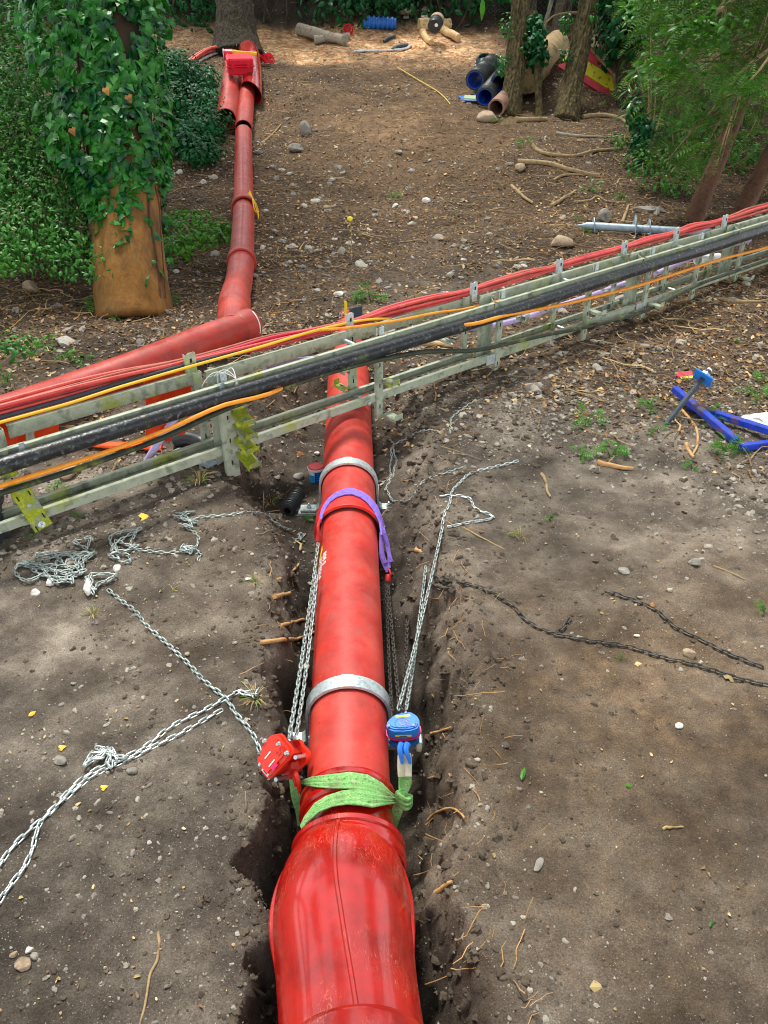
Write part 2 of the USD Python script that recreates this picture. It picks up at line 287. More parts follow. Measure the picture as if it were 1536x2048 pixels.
#, .2, 40, transl=.15, island=.32)
mat('bush_leaf', ['1c6222', '389232', '68bc40'], 4.0, .45, spec=.35, transl=.14, island=.38, second=[('84983a', 3.0, .58, .68, .6)])
mat('conifer_leaf', ['28581a', '468426', '72b034'], 1.5, .6, spec=.25, transl=.25, island=.45, second=[('8cc040', 1.6, .56, .66, .7)])
mat('fresh_leaf', ['3a8a1c', '54a828', '2c7418'], 6, .45, transl=.3, island=.3)
mat('laurel_leaf', ['3a7c2c', '54984a', '2c6824'], 4, .3, transl=.25, island=.3)
mat('dead_leaf', ['8a5a30', 'a8743c', '6c4424'], 12, .8, transl=.15, rnd=.4)
mat('straw', ['94804e', 'b09c68', '746238'], 12, .8, rnd=.3)
mat('litter_leaf', ['4e3c2c', '6e5844', '947c5c'], 10, .85, .2, 60, rnd=.5, transl=.1)
mat('wood_chip', ['a08258', 'c0a478', '7a5c3c'], 10, .85, rnd=.35)
mat('twig', ['6a543c', '8a7050', '4a3826'], 10, .9, rnd=.4)
mat('pebble', ['7c756a', '9a9488', '5e574c'], 9, .85, .3, 90, rnd=.42, obj=True)
mat('rubble_stone', ['86827a', 'b2aea4', '6a655c'], 9, .85, .3, 60, rnd=.4, obj=True)
mat('clod', ['4e453a', '615648', '3d352b'], 9, .95, .5, 60, rnd=.25, obj=True)
mat('rock_white', ['cfccc2', 'e4e2da', 'a09a8c'], 14, .75, .4, 60); mat('rock_grey', ['77736a', '8e8a80', '5e5a52'], 10, .85, .4, 60); mat('rock_tan', ['8e7c66', 'a8947a', '6c5c4a'], 10, .85, .4, 60)
mat('teal_junk', ['5ab0a4', 'c4e4dc', '3a8a84'], 30, .4)
mat('blue_scrap', ['1a58a8', '2468bc'], 9, .45)
mat('fence_dark', ['2a3430', '3a4440'], 9, .6)
mat('rope_yellow', ['c0a848', 'd8c05c'], 20, .8)

# ------------------------------------------------------------------ ground
N_ = {'geo': ('geometry', {}), 'z': ('attribute', {'attribute': 'zone'}), 'zs': ('separate_color', {}), 'd': ('attribute', {'attribute': 'damp_and_shade'}),
      'n1': ('noise_texture', {'scale': 2.6, 'detail': 9.0, 'roughness': .68}), 'r1': ('rgb_ramp', {'ramp': [(.30, lin('332e26')), (.46, lin('5a5249')), (.58, lin('766d61')), (.72, lin('968d80'))]}),
      'n2': ('noise_texture', {'scale': 26.0, 'detail': 8.0, 'roughness': .72}), 'r2': ('rgb_ramp', {'ramp': [(.34, lin('211a14')), (.46, lin('42352a')), (.57, lin('61513e')), (.68, lin('a0865f'))]}),
      'n3': ('noise_texture', {'scale': 9.0, 'detail': 8.0, 'roughness': .7}), 'r3': ('rgb_ramp', {'ramp': [(.32, lin('463726')), (.5, lin('68523a')), (.68, lin('8a7050'))]}),
      'r4': ('rgb_ramp', {'ramp': [(.36, lin('9a6438')), (.5, lin('c4946a')), (.66, lin('e8dcb8'))]}),  # straw and sand tones, lightened with painted sunlight for the far clearing
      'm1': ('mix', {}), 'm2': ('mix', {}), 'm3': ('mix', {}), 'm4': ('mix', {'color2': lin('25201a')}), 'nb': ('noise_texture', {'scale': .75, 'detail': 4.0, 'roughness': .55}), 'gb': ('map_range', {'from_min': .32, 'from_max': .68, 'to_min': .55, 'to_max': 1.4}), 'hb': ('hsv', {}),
      'v': ('voronoi_texture', {'scale': 120.0, 'randomness': 1.0}), 'vr': ('rgb_ramp', {'ramp': [(.10, (1, 1, 1)), (.2, (0, 0, 0))]}), 'vc': ('separate_color', {}), 'vt': ('rgb_ramp', {'ramp': [(.86, (0, 0, 0)), (.9, (.7,) * 3)]}),
      'mv': ('mix', {'mix_type': 'multiply', 'fac': 1.0}), 'm5': ('mix', {'color2': lin('bdb3a2')}),
      'n5': ('noise_texture', {'scale': 140.0, 'detail': 4.0, 'roughness': .7}), 'gr': ('map_range', {'from_min': .3, 'from_max': .7, 'to_min': .5, 'to_max': 1.5}), 'hs': ('hsv', {}),
      'b1': ('bump', {'strength': .8, 'distance': .03}), 'b2': ('bump', {'strength': .7, 'distance': .008}), 'p': ('principled_bsdf', {'roughness': .93, 'specular_ior_level': .25})}
L_ = [('geo.position', f'{k}.vector') for k in ('n1', 'n2', 'n3', 'v', 'n5', 'nb')] + [('n1.fac', 'r1.fac'), ('n2.fac', 'r2.fac'), ('n3.fac', 'r3.fac'), ('n3.fac', 'r4.fac'), ('z.color', 'zs.color'),
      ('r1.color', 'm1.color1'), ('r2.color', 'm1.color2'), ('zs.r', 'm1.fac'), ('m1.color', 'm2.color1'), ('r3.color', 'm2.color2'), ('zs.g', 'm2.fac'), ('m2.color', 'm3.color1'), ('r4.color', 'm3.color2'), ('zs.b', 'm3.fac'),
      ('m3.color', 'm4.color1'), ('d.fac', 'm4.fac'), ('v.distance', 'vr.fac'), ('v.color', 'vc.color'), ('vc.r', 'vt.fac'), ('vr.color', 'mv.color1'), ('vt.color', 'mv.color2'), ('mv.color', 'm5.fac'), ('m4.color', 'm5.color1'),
      ('n5.fac', 'gr.value'), ('gr.result', 'hs.value'), ('m5.color', 'hs.color'), ('nb.fac', 'gb.value'), ('gb.result', 'hb.value'), ('hs.color', 'hb.color'), ('hb.color', 'p.base_color'), ('n3.fac', 'b1.height'), ('n5.fac', 'b2.height'), ('b1.normal', 'b2.normal'), ('b2.normal', 'p.normal')]
usdkit.material(stage, '/World/Looks/soil', N_, L_, surface='p.BSDF')

def blob(X, Y, spots):
    o = np.zeros_like(X)
    for x, y, rx, ry, a in spots: o = np.maximum(o, a * np.exp(-((X - x) / rx) ** 2 - ((Y - y) / ry) ** 2))
    return o
def zones(X, Y):
    P = np.stack([X, Y, np.zeros_like(X)], -1); n = meshkit.fbm(P * .9, 3, 40) - .5; n2 = meshkit.fbm(P * 3.2, 3, 41) - .5
    litter = sstep(5.4, 7.4, Y + .45 * np.abs(X) * sstep(0, 2, X) - .15 * X + 1.6 * n + 1.2 * n2)
    litter = litter * (1 - .55 * blob(X, Y, [(.6, 8.8, 1.2, 1.3, 1), (1.6, 7.4, .9, .6, .8), (-2.2, 6.6, .9, .6, 1.2)]))
    tan = blob(X, Y, [(.4, 17.0, 2.1, 4.2, 1.1), (.2, 21.5, 3, 2.0, .9)]) * (.75 + .9 * n2)
    tan = np.maximum(tan, blob(X, Y, [(1.25, 2.5, 1.0, 1.2, .85), (1.9, 3.4, 1.0, .7, .4), (-.95, 4.35, .4, .6, .35), (-.75, 3.3, .6, .5, .3)]) * (.8 + n))
    pale = sstep(20.0, 21.4, Y + 2.0 * n + .12 * X) * sstep(23.6, 23.0, Y) * np.maximum(sstep(3.0, 1.6, X + 2 * n) * sstep(-4.0, -3.2, X + n), .45 * sstep(-3.4, -4.2, X) * sstep(-7.4, -6.4, X)) * (.8 + 1.2 * n2)  # straw-coloured soil of the far clearing, with its sunlight put into the colour
    damp_and_shade = sstep(-.10, -.34, gz(X, Y)) * sstep(7.5, 6.5, Y) * .66  # moist dark soil on the trench floor
    damp_and_shade = np.maximum(damp_and_shade, blob(X, Y, [(1.6, 1.05, 1.3, .5, .85), (-1.2, 1.15, .8, .5, .7), (-2.2, 6.9, .9, .5, .6), (1.1, 8.4, .7, .6, .45), (1.3, 10, 1.2, 1.2, .3)]) * (.9 + n2))  # soil darker at the near corners and in patches up the slope
    damp_and_shade = np.maximum(damp_and_shade, sstep(23.2, 23.8, Y + .6 * n) * .9)  # shade under the far trees, painted into the soil colour of the bank
    return np.clip(litter, 0, 1), np.clip(tan, 0, 1), np.clip(pale, 0, 1), np.clip(damp_and_shade, 0, 1)
def build_ground():
    ys, y = [], -3.0
    while y < 46: ys.append(y); y += .0060 * (abs(y) + 1.25) if y > .6 else .06
    while y < 420: ys.append(y); y *= 1.09
    ys = np.array(ys); s = np.linspace(-1, 1, 521); s = np.sign(s) * (np.abs(s) * .8 + .2 * np.abs(s) ** 3)
    hw = np.where(ys < 46, .66 * (ys + 4.2), .66 * 50 + (ys - 46) * 2.0)
    X = s[None] * hw[:, None]; Y = np.repeat(ys[:, None], len(s), 1); Z = gz(X, Y)
    wall = np.clip((np.abs(np.gradient(Z, axis=1) / np.gradient(X, axis=1)) - .5) / 1.0, 0, 1) * (Y < 7.4) * (Y > .4)
    Q = np.stack([X * 7, Y * 7, Z * 9], -1); X = X + wall * ((meshkit.fbm(Q * 1.6, 3, 51) - .5) * .09); Y = Y + wall * ((meshkit.fbm(Q * 1.6, 3, 52) - .5) * .08)
    m = len(s); i, j = np.meshgrid(np.arange(len(ys) - 1), np.arange(m - 1), indexing='ij')
    q = np.stack([i * m + j, i * m + j + 1, (i + 1) * m + j + 1, (i + 1) * m + j], -1).reshape(-1, 4)
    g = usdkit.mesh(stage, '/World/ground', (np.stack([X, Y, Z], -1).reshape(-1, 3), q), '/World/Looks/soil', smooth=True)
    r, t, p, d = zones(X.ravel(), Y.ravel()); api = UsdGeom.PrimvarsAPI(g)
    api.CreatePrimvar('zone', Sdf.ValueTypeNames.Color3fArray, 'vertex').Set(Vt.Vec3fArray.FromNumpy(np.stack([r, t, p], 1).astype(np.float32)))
    api.CreatePrimvar('damp_and_shade', Sdf.ValueTypeNames.FloatArray, 'vertex').Set(Vt.FloatArray.FromNumpy(d.astype(np.float32)))
    tag(g, 'dark stony soil with an open trench, brown litter and a trodden path uphill', 'ground', kind='structure')
build_ground()

# ------------------------------------------------------------------ loose material on the ground (uncountable)
def quat(rng, n, flat=1.0):
    """Random turns about z with a tilt."""
    a = rng.uniform(0, 2 * np.pi, n); t = rng.normal(0, .35 * flat, n); b = rng.uniform(0, 2 * np.pi, n)
    qz = np.stack([np.cos(a / 2), 0 * a, 0 * a, np.sin(a / 2)], 1); qt = np.stack([np.cos(t / 2), np.sin(t / 2) * np.cos(b), np.sin(t / 2) * np.sin(b), 0 * t], 1)
    w1, x1, y1, z1 = qt.T; w2, x2, y2, z2 = qz.T
    return np.stack([w1 * w2 - x1 * x2 - y1 * y2 - z1 * z2, w1 * x2 + x1 * w2 + y1 * z2 - z1 * y2, w1 * y2 - x1 * z2 + y1 * w2 + z1 * x2, w1 * z2 + x1 * y2 - y1 * x2 + z1 * w2], 1)
def scatter(name, label, cat, protos, material, P, S, Q, idx, smooth=50):
    path = numbered('/World/' + name); pi = UsdGeom.PointInstancer.Define(stage, path)
    mats = material if isinstance(material, list) else [material] * len(protos); tg = []
    for k, g in enumerate(protos):
        put(f'{path}/piece_{k + 1:03d}' if k else f'{path}/piece', g, mats[k], smooth); tg.append(Sdf.Path(f'{path}/piece_{k + 1:03d}' if k else f'{path}/piece'))
    pi.CreatePrototypesRel().SetTargets(tg)
    pi.CreateProtoIndicesAttr(Vt.IntArray.FromNumpy(idx.astype(np.int32))); pi.CreatePositionsAttr(Vt.Vec3fArray.FromNumpy(P.astype(np.float32)))
    pi.CreateScalesAttr(Vt.Vec3fArray.FromNumpy(S.astype(np.float32)))
    pi.CreateOrientationsAttr(Vt.QuathArray([Gf.Quath(float(w), float(x), float(y), float(z)) for w, x, y, z in Q]))
    tag(pi, label, cat, kind='stuff')
def pebble_proto(seed):
    g = trimesh.creation.icosphere(1, .5); v, f = arr(g); rng = np.random.default_rng(seed)
    v = v * rng.uniform([.8, .55, .28], [1.25, 1, .6]); v += rng.normal(0, .075, v.shape); return v, f
def field(rng, n, y0, y1, wide=.58, power=1.0):
    """Random ground points inside the wedge of ground that the place's visitors look over."""
    y = y0 + (y1 - y0) * rng.uniform(0, 1, n) ** power; x = rng.uniform(-1, 1, n) * (wide * y + .8); return x, y
rng = np.random.default_rng(5)
def stones(name, label, material, n, y0, y1, lo, hi, keep, seed, power=1.0, k=5, mix=None):
    rng = np.random.default_rng(seed); x, y = field(rng, n, y0, y1, power=power); ok = keep(x, y, rng); ok = ok & (rng.uniform(0, 1, n) > .75 * zones(x, y)[1] * (y < 6)); x, y = x[ok], y[ok]; n = len(x)
    s = lo * (hi / lo) ** (rng.uniform(0, 1, n) ** 2.6); s = s * np.clip(.42 + .10 * y, .45, 1.0); z = gz(x, y) + s * .04
    scatter(name, label, 'stones', [pebble_proto(seed * 10 + q) for q in range(k)], material, np.stack([x, y, z], 1), s[:, None] * rng.uniform(.8, 1.2, (n, 3)), quat(rng, n), rng.integers(0, k, n))
def patchy(f, seed, lo, hi):
    def keep(x, y, rng):
        P = np.stack([x, y, 0 * x], 1); return rng.uniform(0, 1, len(x)) < sstep(lo, hi, meshkit.fbm(P * f, 3, seed))
    return keep
stones('grit', 'fine pale grit strewn over the bare soil near the trench', 'pebble', 60000, .9, 7.5, .003, .013, patchy(1.6, 61, .25, .75), 2)
stones('gravel', 'small grey and brown stones scattered over the soil', 'pebble', 16000, 1.2, 10, .008, .048, patchy(.9, 62, .35, .70), 3)
stones('rubble', 'broken stones and crumbs of concrete across the upper slope', 'pebble', 9000, 6, 24, .02, .13, patchy(.7, 63, .40, .72), 4)
stones('soil_clods', 'dark crumbs and clods of loosened soil', 'clod', 34000, .9, 13, .006, .045, patchy(1.2, 64, .30, .75), 6)
def leaf_proto(seed):
    rng = np.random.default_rng(seed); k = 6; a = np.linspace(0, 2 * np.pi, k, endpoint=False)
    v = np.stack([np.cos(a) * .5, np.sin(a) * .28, .16 * np.cos(2 * a + rng.uniform(0, 6)) + rng.normal(0, .05, k)], 1); v = np.vstack([v, [[0, 0, .04]]])
    return v, np.array([[k, i, (i + 1) % k] for i in range(k)])
def litter(name, label, cat, protos, material, n, y0, y1, lo, hi, dens, seed, power=1.0, flat=1.2):
    rng = np.random.default_rng(seed); x, y = field(rng, n, y0, y1, power=power); ok = rng.uniform(0, 1, n) < dens(x, y); x, y = x[ok], y[ok]; n = len(x)
    s = rng.uniform(lo, hi, n); scatter(name, label, cat, protos, material, np.stack([x, y, gz(x, y) + .006 + .1 * s * rng.uniform(0, 1, n)], 1), np.repeat(s[:, None], 3, 1) * rng.uniform(.7, 1.3, (n, 3)), quat(rng, n, flat), rng.integers(0, len(protos), n))
def d_lit(x, y): r, t, p, d = zones(x, y); return np.clip(r * (1 - .75 * np.clip(t + p, 0, 1)) * (1 - d), 0, 1)
# leaf fall
litter('leaf_litter', 'brown leaf litter and bark crumbs over the woodland floor', 'leaf litter', [leaf_proto(i) for i in range(6)], ['litter_leaf', 'litter_leaf', 'wood_chip', 'litter_leaf', 'dead_leaf', 'litter_leaf'], 70000, 4.8, 25, .014, .05, d_lit, 7)
def twig_proto(seed):
    rng = np.random.default_rng(seed); P = np.stack([np.linspace(-.5, .5, 5), np.cumsum(rng.normal(0, .06, 5)), np.abs(rng.normal(0, .03, 5))], 1)
    return tube(P, np.linspace(.016, .008, 5), 4)
litter('twigs', 'thin broken twigs lying among the litter', 'twigs', [twig_proto(i) for i in range(6)], ['twig', 'twig', 'stick', 'twig', 'wood_chip', 'twig'], 9000, 4.6, 25, .08, .40, lambda x, y: .15 + .85 * d_lit(x, y), 8, flat=.35)
litter('bark_chips', 'pale chips and straw bits flecking the bare soil', 'chips', [leaf_proto(30 + i) for i in range(4)], ['wood_chip', 'litter_leaf', 'litter_leaf', 'straw'], 7000, 1.0, 8.0, .005, .022, lambda x, y: patchy(1.3, 66, .35, .75)(x, y, np.random.default_rng(4)) * .6 + 0 * x, 9)
litter('pale_chips', 'pale wood chips and dry leaf scraps over the upper slope', 'chips', [leaf_proto(50 + i) for i in range(5)], ['wood_chip', 'litter_leaf', 'wood_chip', 'rock_tan', 'dead_leaf'], 24000, 5.5, 24, .02, .07, lambda x, y: .12 + .8 * d_lit(x, y) * patchy(.8, 67, .3, .65)(x, y, np.random.default_rng(5)), 14)
def near_rack(x, y, rng): return rng.uniform(0, 1, len(x)) < blob(x, y, [(1.3, 6.0, 1.0, .7, 1), (2.6, 6.0, 1.3, .9, .8), (3.2, 4.9, 1.2, .9, .8), (-2.0, 4.2, .9, .35, .8), (.5, 7.0, .6, .5, .7), (-1.6, 5.1, .6, .4, .8)])
def edges(x, y, rng): return rng.uniform(0, 1, len(x)) < np.exp(-((x - np.interp(y, REP[:, 1], REP[:, 0]) - .02) / .16) ** 2) * .9 + np.exp(-((x - np.interp(y, LEP[:, 1], LEP[:, 0]) + .02) / .12) ** 2) * .8
stones('spoil_crumbs', 'dark crumbs of dug soil along the edges of the trench', 'clod', 60000, 1.0, 6.4, .006, .075, edges, 16)
def left_rubble(x, y, rng): return rng.uniform(0, 1, len(x)) < blob(x, y, [(-1.2, 13.2, 1.3, 1.8, 1), (-.6, 10.6, 1.2, 1.4, .9), (.8, 9.2, 1.4, 1.0, .7), (-.2, 8.0, 1.2, .6, .8), (-2.6, 9.0, .8, 1.4, .5), (3.0, 18, 2, 2.0, .4)])
stones('pale_rubble', 'pale broken concrete and stones scattered left of the trodden path', 'rubble_stone', 7000, 6.8, 21, .02, .15, left_rubble, 17)
stones('loose_gravel', 'loose grey gravel and soil lumps on the right bank below the rack', ['pebble', 'clod', 'pebble', 'clod', 'pebble'], 60000, 3.6, 7.8, .008, .06, near_rack, 15)
litter('pale_straw', 'pale straw spread on the far end of the path', 'straw', [twig_proto(20 + i) for i in range(3)], 'straw', 6000, 19.5, 25, .10, .35, lambda x, y: zones(x, y)[2], 10, flat=.4)
litter('thread_roots', 'fine pale rootlets poking from the trench sides', 'roots', [twig_proto(40 + i) for i in range(5)], 'root', 5000, 1.2, 5.4, .04, .16, lambda x, y: np.clip(np.exp(-((x - np.interp(y, REP[:, 1], REP[:, 0]) - .06) / .16) ** 2) + .5 * np.exp(-((x - np.interp(y, LEP[:, 1], LEP[:, 0]) - .02) / .1) ** 2), 0, 1) * .5, 12, flat=2.2)

# ------------------------------------------------------------------ the red drain in the trench
AX0, AX1 = onz(697, 655, -.10), onz(697, 1650, -.10); AXD = unit(AX1 - AX0)      # axis, running towards the camera
RP = .181
def ax(py, zoff=0.0):
    """The point of the pipe's axis whose crown (axis height + zoff) appears on photo line py."""
    q = onz(697, py, -.10 + zoff); return AX0 + AXD * ((q - AX0) @ AXD)
def ring(th, s, R):     # th from the crown, positive to the right; s along the axis from AX0
    side = unit(np.cross(AXD, [0, 0, 1.0])) * -1; return AX0 + AXD * s + R * (np.sin(th) * side + np.cos(th) * A(0, 0, 1))
def oncyl(px, py, R):
    """Where a photo ray meets the cylinder of radius R round the pipe's axis (or passes nearest to it)."""
    d = unit(ray(px, py)); o = EYEP - AX0; dp = d - AXD * (d @ AXD); op = o - AXD * (o @ AXD)
    a, b, c = dp @ dp, 2 * dp @ op, op @ op - R * R; D = b * b - 4 * a * c
    t = (-b - math.sqrt(max(D, 0))) / (2 * a); return EYEP + d * t
sl = lambda P: (P - AX0) @ AXD
def dens(a, b, n): return a + (b - a) * np.linspace(0, 1, n)[:, None]
s_sock = sl(ax(1010, .215))                                  # mouth of the upper length's socket
s_clamp1, s_clamp2 = sl(ax(921, .20)), sl(ax(1362, .20))
s_col1 = sl(ax(1538, .205))
# upper length with its socket
t = thing('drain_pipe', 'red drain pipe under the cable rack, its bell socket wrapped in a purple sling', 'drain pipe')
part(t, 'barrel', pipe(dens(AX0, AX0 + AXD * (s_sock - .20), 10), RP, RP - .012, 64), 'pipe_red', 40)
S = lambda *ss: np.array([AX0 + AXD * (s_sock + x) for x in ss])
part(t, 'socket', pipe(S(-.24, -.20, -.165, -.155, -.04, -.012, 0), [.180, .190, .208, .212, .214, .219, .217], [.168, .17, .186, .19, .197, .199, .199], 64), 'socket_red', 40, 'bright red bell socket')
# lower length
t = thing('drain_pipe', 'long red drain pipe in the trench with white lettering on its left side', 'drain pipe')
part(t, 'barrel', pipe(dens(AX0 + AXD * (s_sock - .10), AX0 + AXD * (s_col1 + .05), 12), RP, RP - .012, 64), 'pipe_red', 40)
part(t, 'gasket', pipe(S(-.10, -.02, -.012), [.199, .198, .196], [.183, .183, .183], 64), 'hole_dark', 40)
def on_pipe(text, h, th0, s0, R, mirror=False):
    """Lettering that runs along the pipe towards the camera, its letters' feet to the left."""
    v, f = arr(meshkit.text_mesh(text, h, .001, True)); v, f = arr(trimesh.Trimesh(v, f, process=False).subdivide_to_size(.02, max_iter=6))
    return np.array([ring(th0 + y / R, s0 + x, R + .0006 + z) for x, y, z in v]), f
b1 = sl(oncyl(655, 1090, RP)); side_l = -1.08
part(t, 'lettering', merge(on_pipe('RG5 S', .030, side_l + .14, b1 + .05, RP), on_pipe('MATERIALS', .026, side_l - .07, b1 + .06, RP), on_pipe('MATERIALS', .014, side_l - .20, b1 + .12, RP)), 'label_white', False)
yv = np.array([ring(a_, b1 + s_, RP + .0016) for a_, s_ in [(side_l + .06, -.055), (side_l + .10, .0), (side_l - .03, .055), (side_l - .18, .13), (side_l - .14, .05)]])
part(t, 'yellow_mark', (yv, np.array([[0, 1, 2], [0, 2, 4], [2, 3, 4]])), 'label_yellow', False)
wv = []
for k in range(13):
    a_ = k / 12; w_ = .10 * math.sin(math.pi * a_) ** .8 * (1 + .15 * math.sin(k * 2.3)); wv += [ring(-1.42 - w_ * .4, b1 + .30 + .28 * a_, RP + .0012), ring(-1.42 + w_, b1 + .30 + .28 * a_, RP + .0012)]
part(t, 'white_smear', (np.array(wv), np.array([[2 * k, 2 * k + 1, 2 * k + 3, 2 * k + 2] for k in range(12)])), 'label_white', False)

# bend and its spigot
t = thing('pipe_bend', 'glossy dark red pipe bend at the near end of the trench', 'pipe bend')
C1 = lambda *ss: np.array([AX0 + AXD * (s_col1 + x) for x in ss])
part(t, 'collar', pipe(C1(-.03, -.02, -.006, .012, .02, .055, .062, .085, .095), [.187, .201, .206, .206, .198, .198, .206, .206, .196], [.183] * 9, 72), 'gloss_red', 30, 'ribbed collar over the end of the long pipe')
s_c2 = sl(ax(1630, .215))
part(t, 'spigot', pipe(C1(.08, (s_c2 - s_col1)), .190, .17, 64), 'gloss_red', 40)
C2 = lambda *ss: np.array([AX0 + AXD * (s_c2 + x) for x in ss])
part(t, 'mouth', pipe(C2(-.02, -.012, .0, .02, .026, .045, .052, .085, .10), [.196, .218, .229, .229, .220, .220, .231, .231, .222], [.185] * 9, 72), 'gloss_red', 30, 'ribbed mouth of the bend')
from scipy.ndimage import gaussian_filter1d
from scipy.interpolate import CubicSpline
BY = np.array([2.10, 2.06, 1.946, 1.832, 1.719, 1.605, 1.491, 1.378, 1.264, 1.15, 1.0]); BZ = [-.104, -.1, -.076, -.05, -.021, .006, .033, .061, .09, .118, .155]; BRR = [.205, .209, .234, .250, .253, .244, .234, .228, .225, .224, .224]
BX = [onz(x_, 1024 + FPX * (-y_ * SP - (z_ - EYE) * CP) / (y_ * CP - (z_ - EYE) * SP), z_)[0] for x_, y_, z_ in zip([695, 694, 689, 685, 685, 689, 694, 700, 706, 712, 718], BY, BZ)]
yy = np.linspace(2.10, 1.0, 66); bp = np.stack([CubicSpline(BY[::-1], np.array(v_)[::-1])(yy) for v_ in (BX, BY, BZ)], 1); br = CubicSpline(BY[::-1], np.array(BRR)[::-1])(yy)
part(t, 'body', pipe(bp, br, br - .014, 80), 'gloss_red', 40)
T_, Nn, Bb = frame_along(bp)
def top_dir(k, off=0.0):
    """Direction from the bend's axis to its back, turned by off radians to the right."""
    u = unit(A(0, 0, 1) - T_[k] * T_[k][2]); r = unit(np.cross(u, T_[k])) ; r = r if r[0] > 0 else -r
    return math.cos(off) * u + math.sin(off) * r
seam = [[bp[k] + top_dir(k, -.16 + .22 * (k / 51)) * (br[k] + .001) for k in range(2, 54)]]
part(t, 'seam', tube(seam[0], .0055, 6, sx=1.6), 'gloss_red', 40)
for sgn in (-1, 1):
    rim = np.array([bp[k] + top_dir(k, sgn * 1.48) * (br[k] - .006 + .004 * math.sin(math.pi * min(1, (k - 1) / 32))) for k in range(1, 34)])
    part(t, 'side_rib', tube(rim, .013 * np.sin(np.linspace(.25, math.pi - .25, 33)) + .002, 8), 'gloss_red', 40)
ke = int(np.argmin(np.abs(yy - 1.225)))
part(t, 'end_collar', pipe(np.array([bp[ke], bp[ke] + (bp[ke + 1] - bp[ke]) * .6, bp[ke + 2], bp[ke + 8], bp[-1]]), [.227, .244, .254, .256, .256], [.21] * 5, 80), 'gloss_red', 30)

# galvanised clamps
def clamp(s0, label, R=.190, w=.075, skew=0.0):
    t = thing('pipe_clamp', label, 'pipe clamp', 'galvanised saddle clamps over the red pipe')
    c0 = AX0 + AXD * s0; sd = unit(np.cross(AXD, [0, 0, 1.0])) * -1; up = A(0, 0, 1); zb = -.185
    prof = [(-R - .15, zb), (-R - .04, zb), (-R - .008, zb + .03)] + [(R * math.sin(a_), R * math.cos(a_)) for a_ in np.linspace(-math.pi / 2, math.pi / 2, 40)] + [(R + .008, zb + .03), (R + .04, zb), (R + .15, zb)]
    V, n = [], len(prof); pr = np.array(prof); tg = np.gradient(pr, axis=0); tg /= np.linalg.norm(tg, axis=1, keepdims=True); nm = np.stack([-tg[:, 1], tg[:, 0]], 1)
    for q, hf in ((pr, -w / 2), (pr, w / 2), (pr + nm * .014, w / 2), (pr + nm * .014, -w / 2)):
        V += [c0 + sd * x_ + up * z_ + AXD * hf for x_, z_ in q]
    F = []
    for a_ in range(4):
        b_ = (a_ + 1) % 4
        for k in range(n - 1): F.append([a_ * n + k, a_ * n + k + 1, b_ * n + k + 1, b_ * n + k])
    F += [[0, n, 2 * n, 3 * n], [n - 1, 4 * n - 1, 3 * n - 1, 2 * n - 1]]
    part(t, 'strap', (np.array(V), np.array(F)), 'galv', 30)
    part(t, 'tape', (lambda m: m)(tube([c0 + up * (R + .0155) - AXD * (w / 2 + .002), c0 + up * (R + .0155) + AXD * (w / 2 + .002)], .028, 4, sy=.06)), 'label_cream', False, 'torn cream tape patch')
    part(t, 'base_channel', cbox(2 * R + .34, w * .95, .045, .006, np.stack([sd, AXD, up], 1), c0 + up * (zb - .032)), 'galv', 25)
    for g in (-1, 1):
        p = c0 + sd * g * (R + .09) + up * (zb + .014)
        b = part(t, 'bolt', merge(lathe([(0, 0), (.021, 0), (.021, .004), (.014, .0045), (.014, .006)], 16, p), lathe([(.015, .004), (.015, .018), (.013, .020), (0, .020)], 6, p), lathe([(.007, .018), (.007, .034), (0, .036)], 10, p)), 'steel', 25)
    part(t, 'tape', cbox(.004, w + .004, .05, .001, np.stack([sd, AXD, up], 1), c0 + sd * (R + .0175) - up * .04), 'label_cream', False, 'cream tape tag on the strap side')
    return t
clamp(s_clamp1, 'galvanised saddle clamp over the red pipe beside the red lidded tub')
clamp(s_clamp2, 'galvanised saddle clamp over the red pipe just uphill of the chain hoists')

# ------------------------------------------------------------------ slings
def ribbon(up, lo, R, th=.006, n=44, m=11, lift=None):
    """Webbing between two photo-traced edges, laid on the cylinder of radius R, with folds."""
    def line(e):
        e = np.array(e, float); d = np.concatenate([[0], np.cumsum(np.linalg.norm(np.diff(e, axis=0), axis=1))]); return np.stack([np.interp(np.linspace(0, d[-1], n), d, e[:, k]) for k in (0, 1)], 1)
    a_, b_ = line(up), line(lo); V = []
    for sgn in (1, -1):
        for i in range(n):
            for j in range(m):
                q = a_[i] + (b_[i] - a_[i]) * j / (m - 1); fold = .0055 * math.sin(j * 1.9 + i * .10) * (1 if 0 < j < m - 1 else .3)
                P = oncyl(q[0], q[1], R + (lift or 0)); rad = P - (AX0 + AXD * sl(P)); V.append(P + unit(rad) * (th * .5 * sgn + fold))
    F = []
    for i in range(n - 1):
        for j in range(m - 1):
            o = i * m + j; F += [[o, o + 1, o + m + 1, o + m], [n * m + o, n * m + o + m, n * m + o + m + 1, n * m + o + 1]]
    edge = [i * m for i in range(n)] + [(n - 1) * m + j for j in range(1, m)] + [i * m + m - 1 for i in range(n - 2, -1, -1)] + [j for j in range(m - 2, 0, -1)]
    F += [[e0, e1, n * m + e1, n * m + e0] for e0, e1 in zip(edge, edge[1:] + edge[:1])]
    return np.array(V), np.array(F)
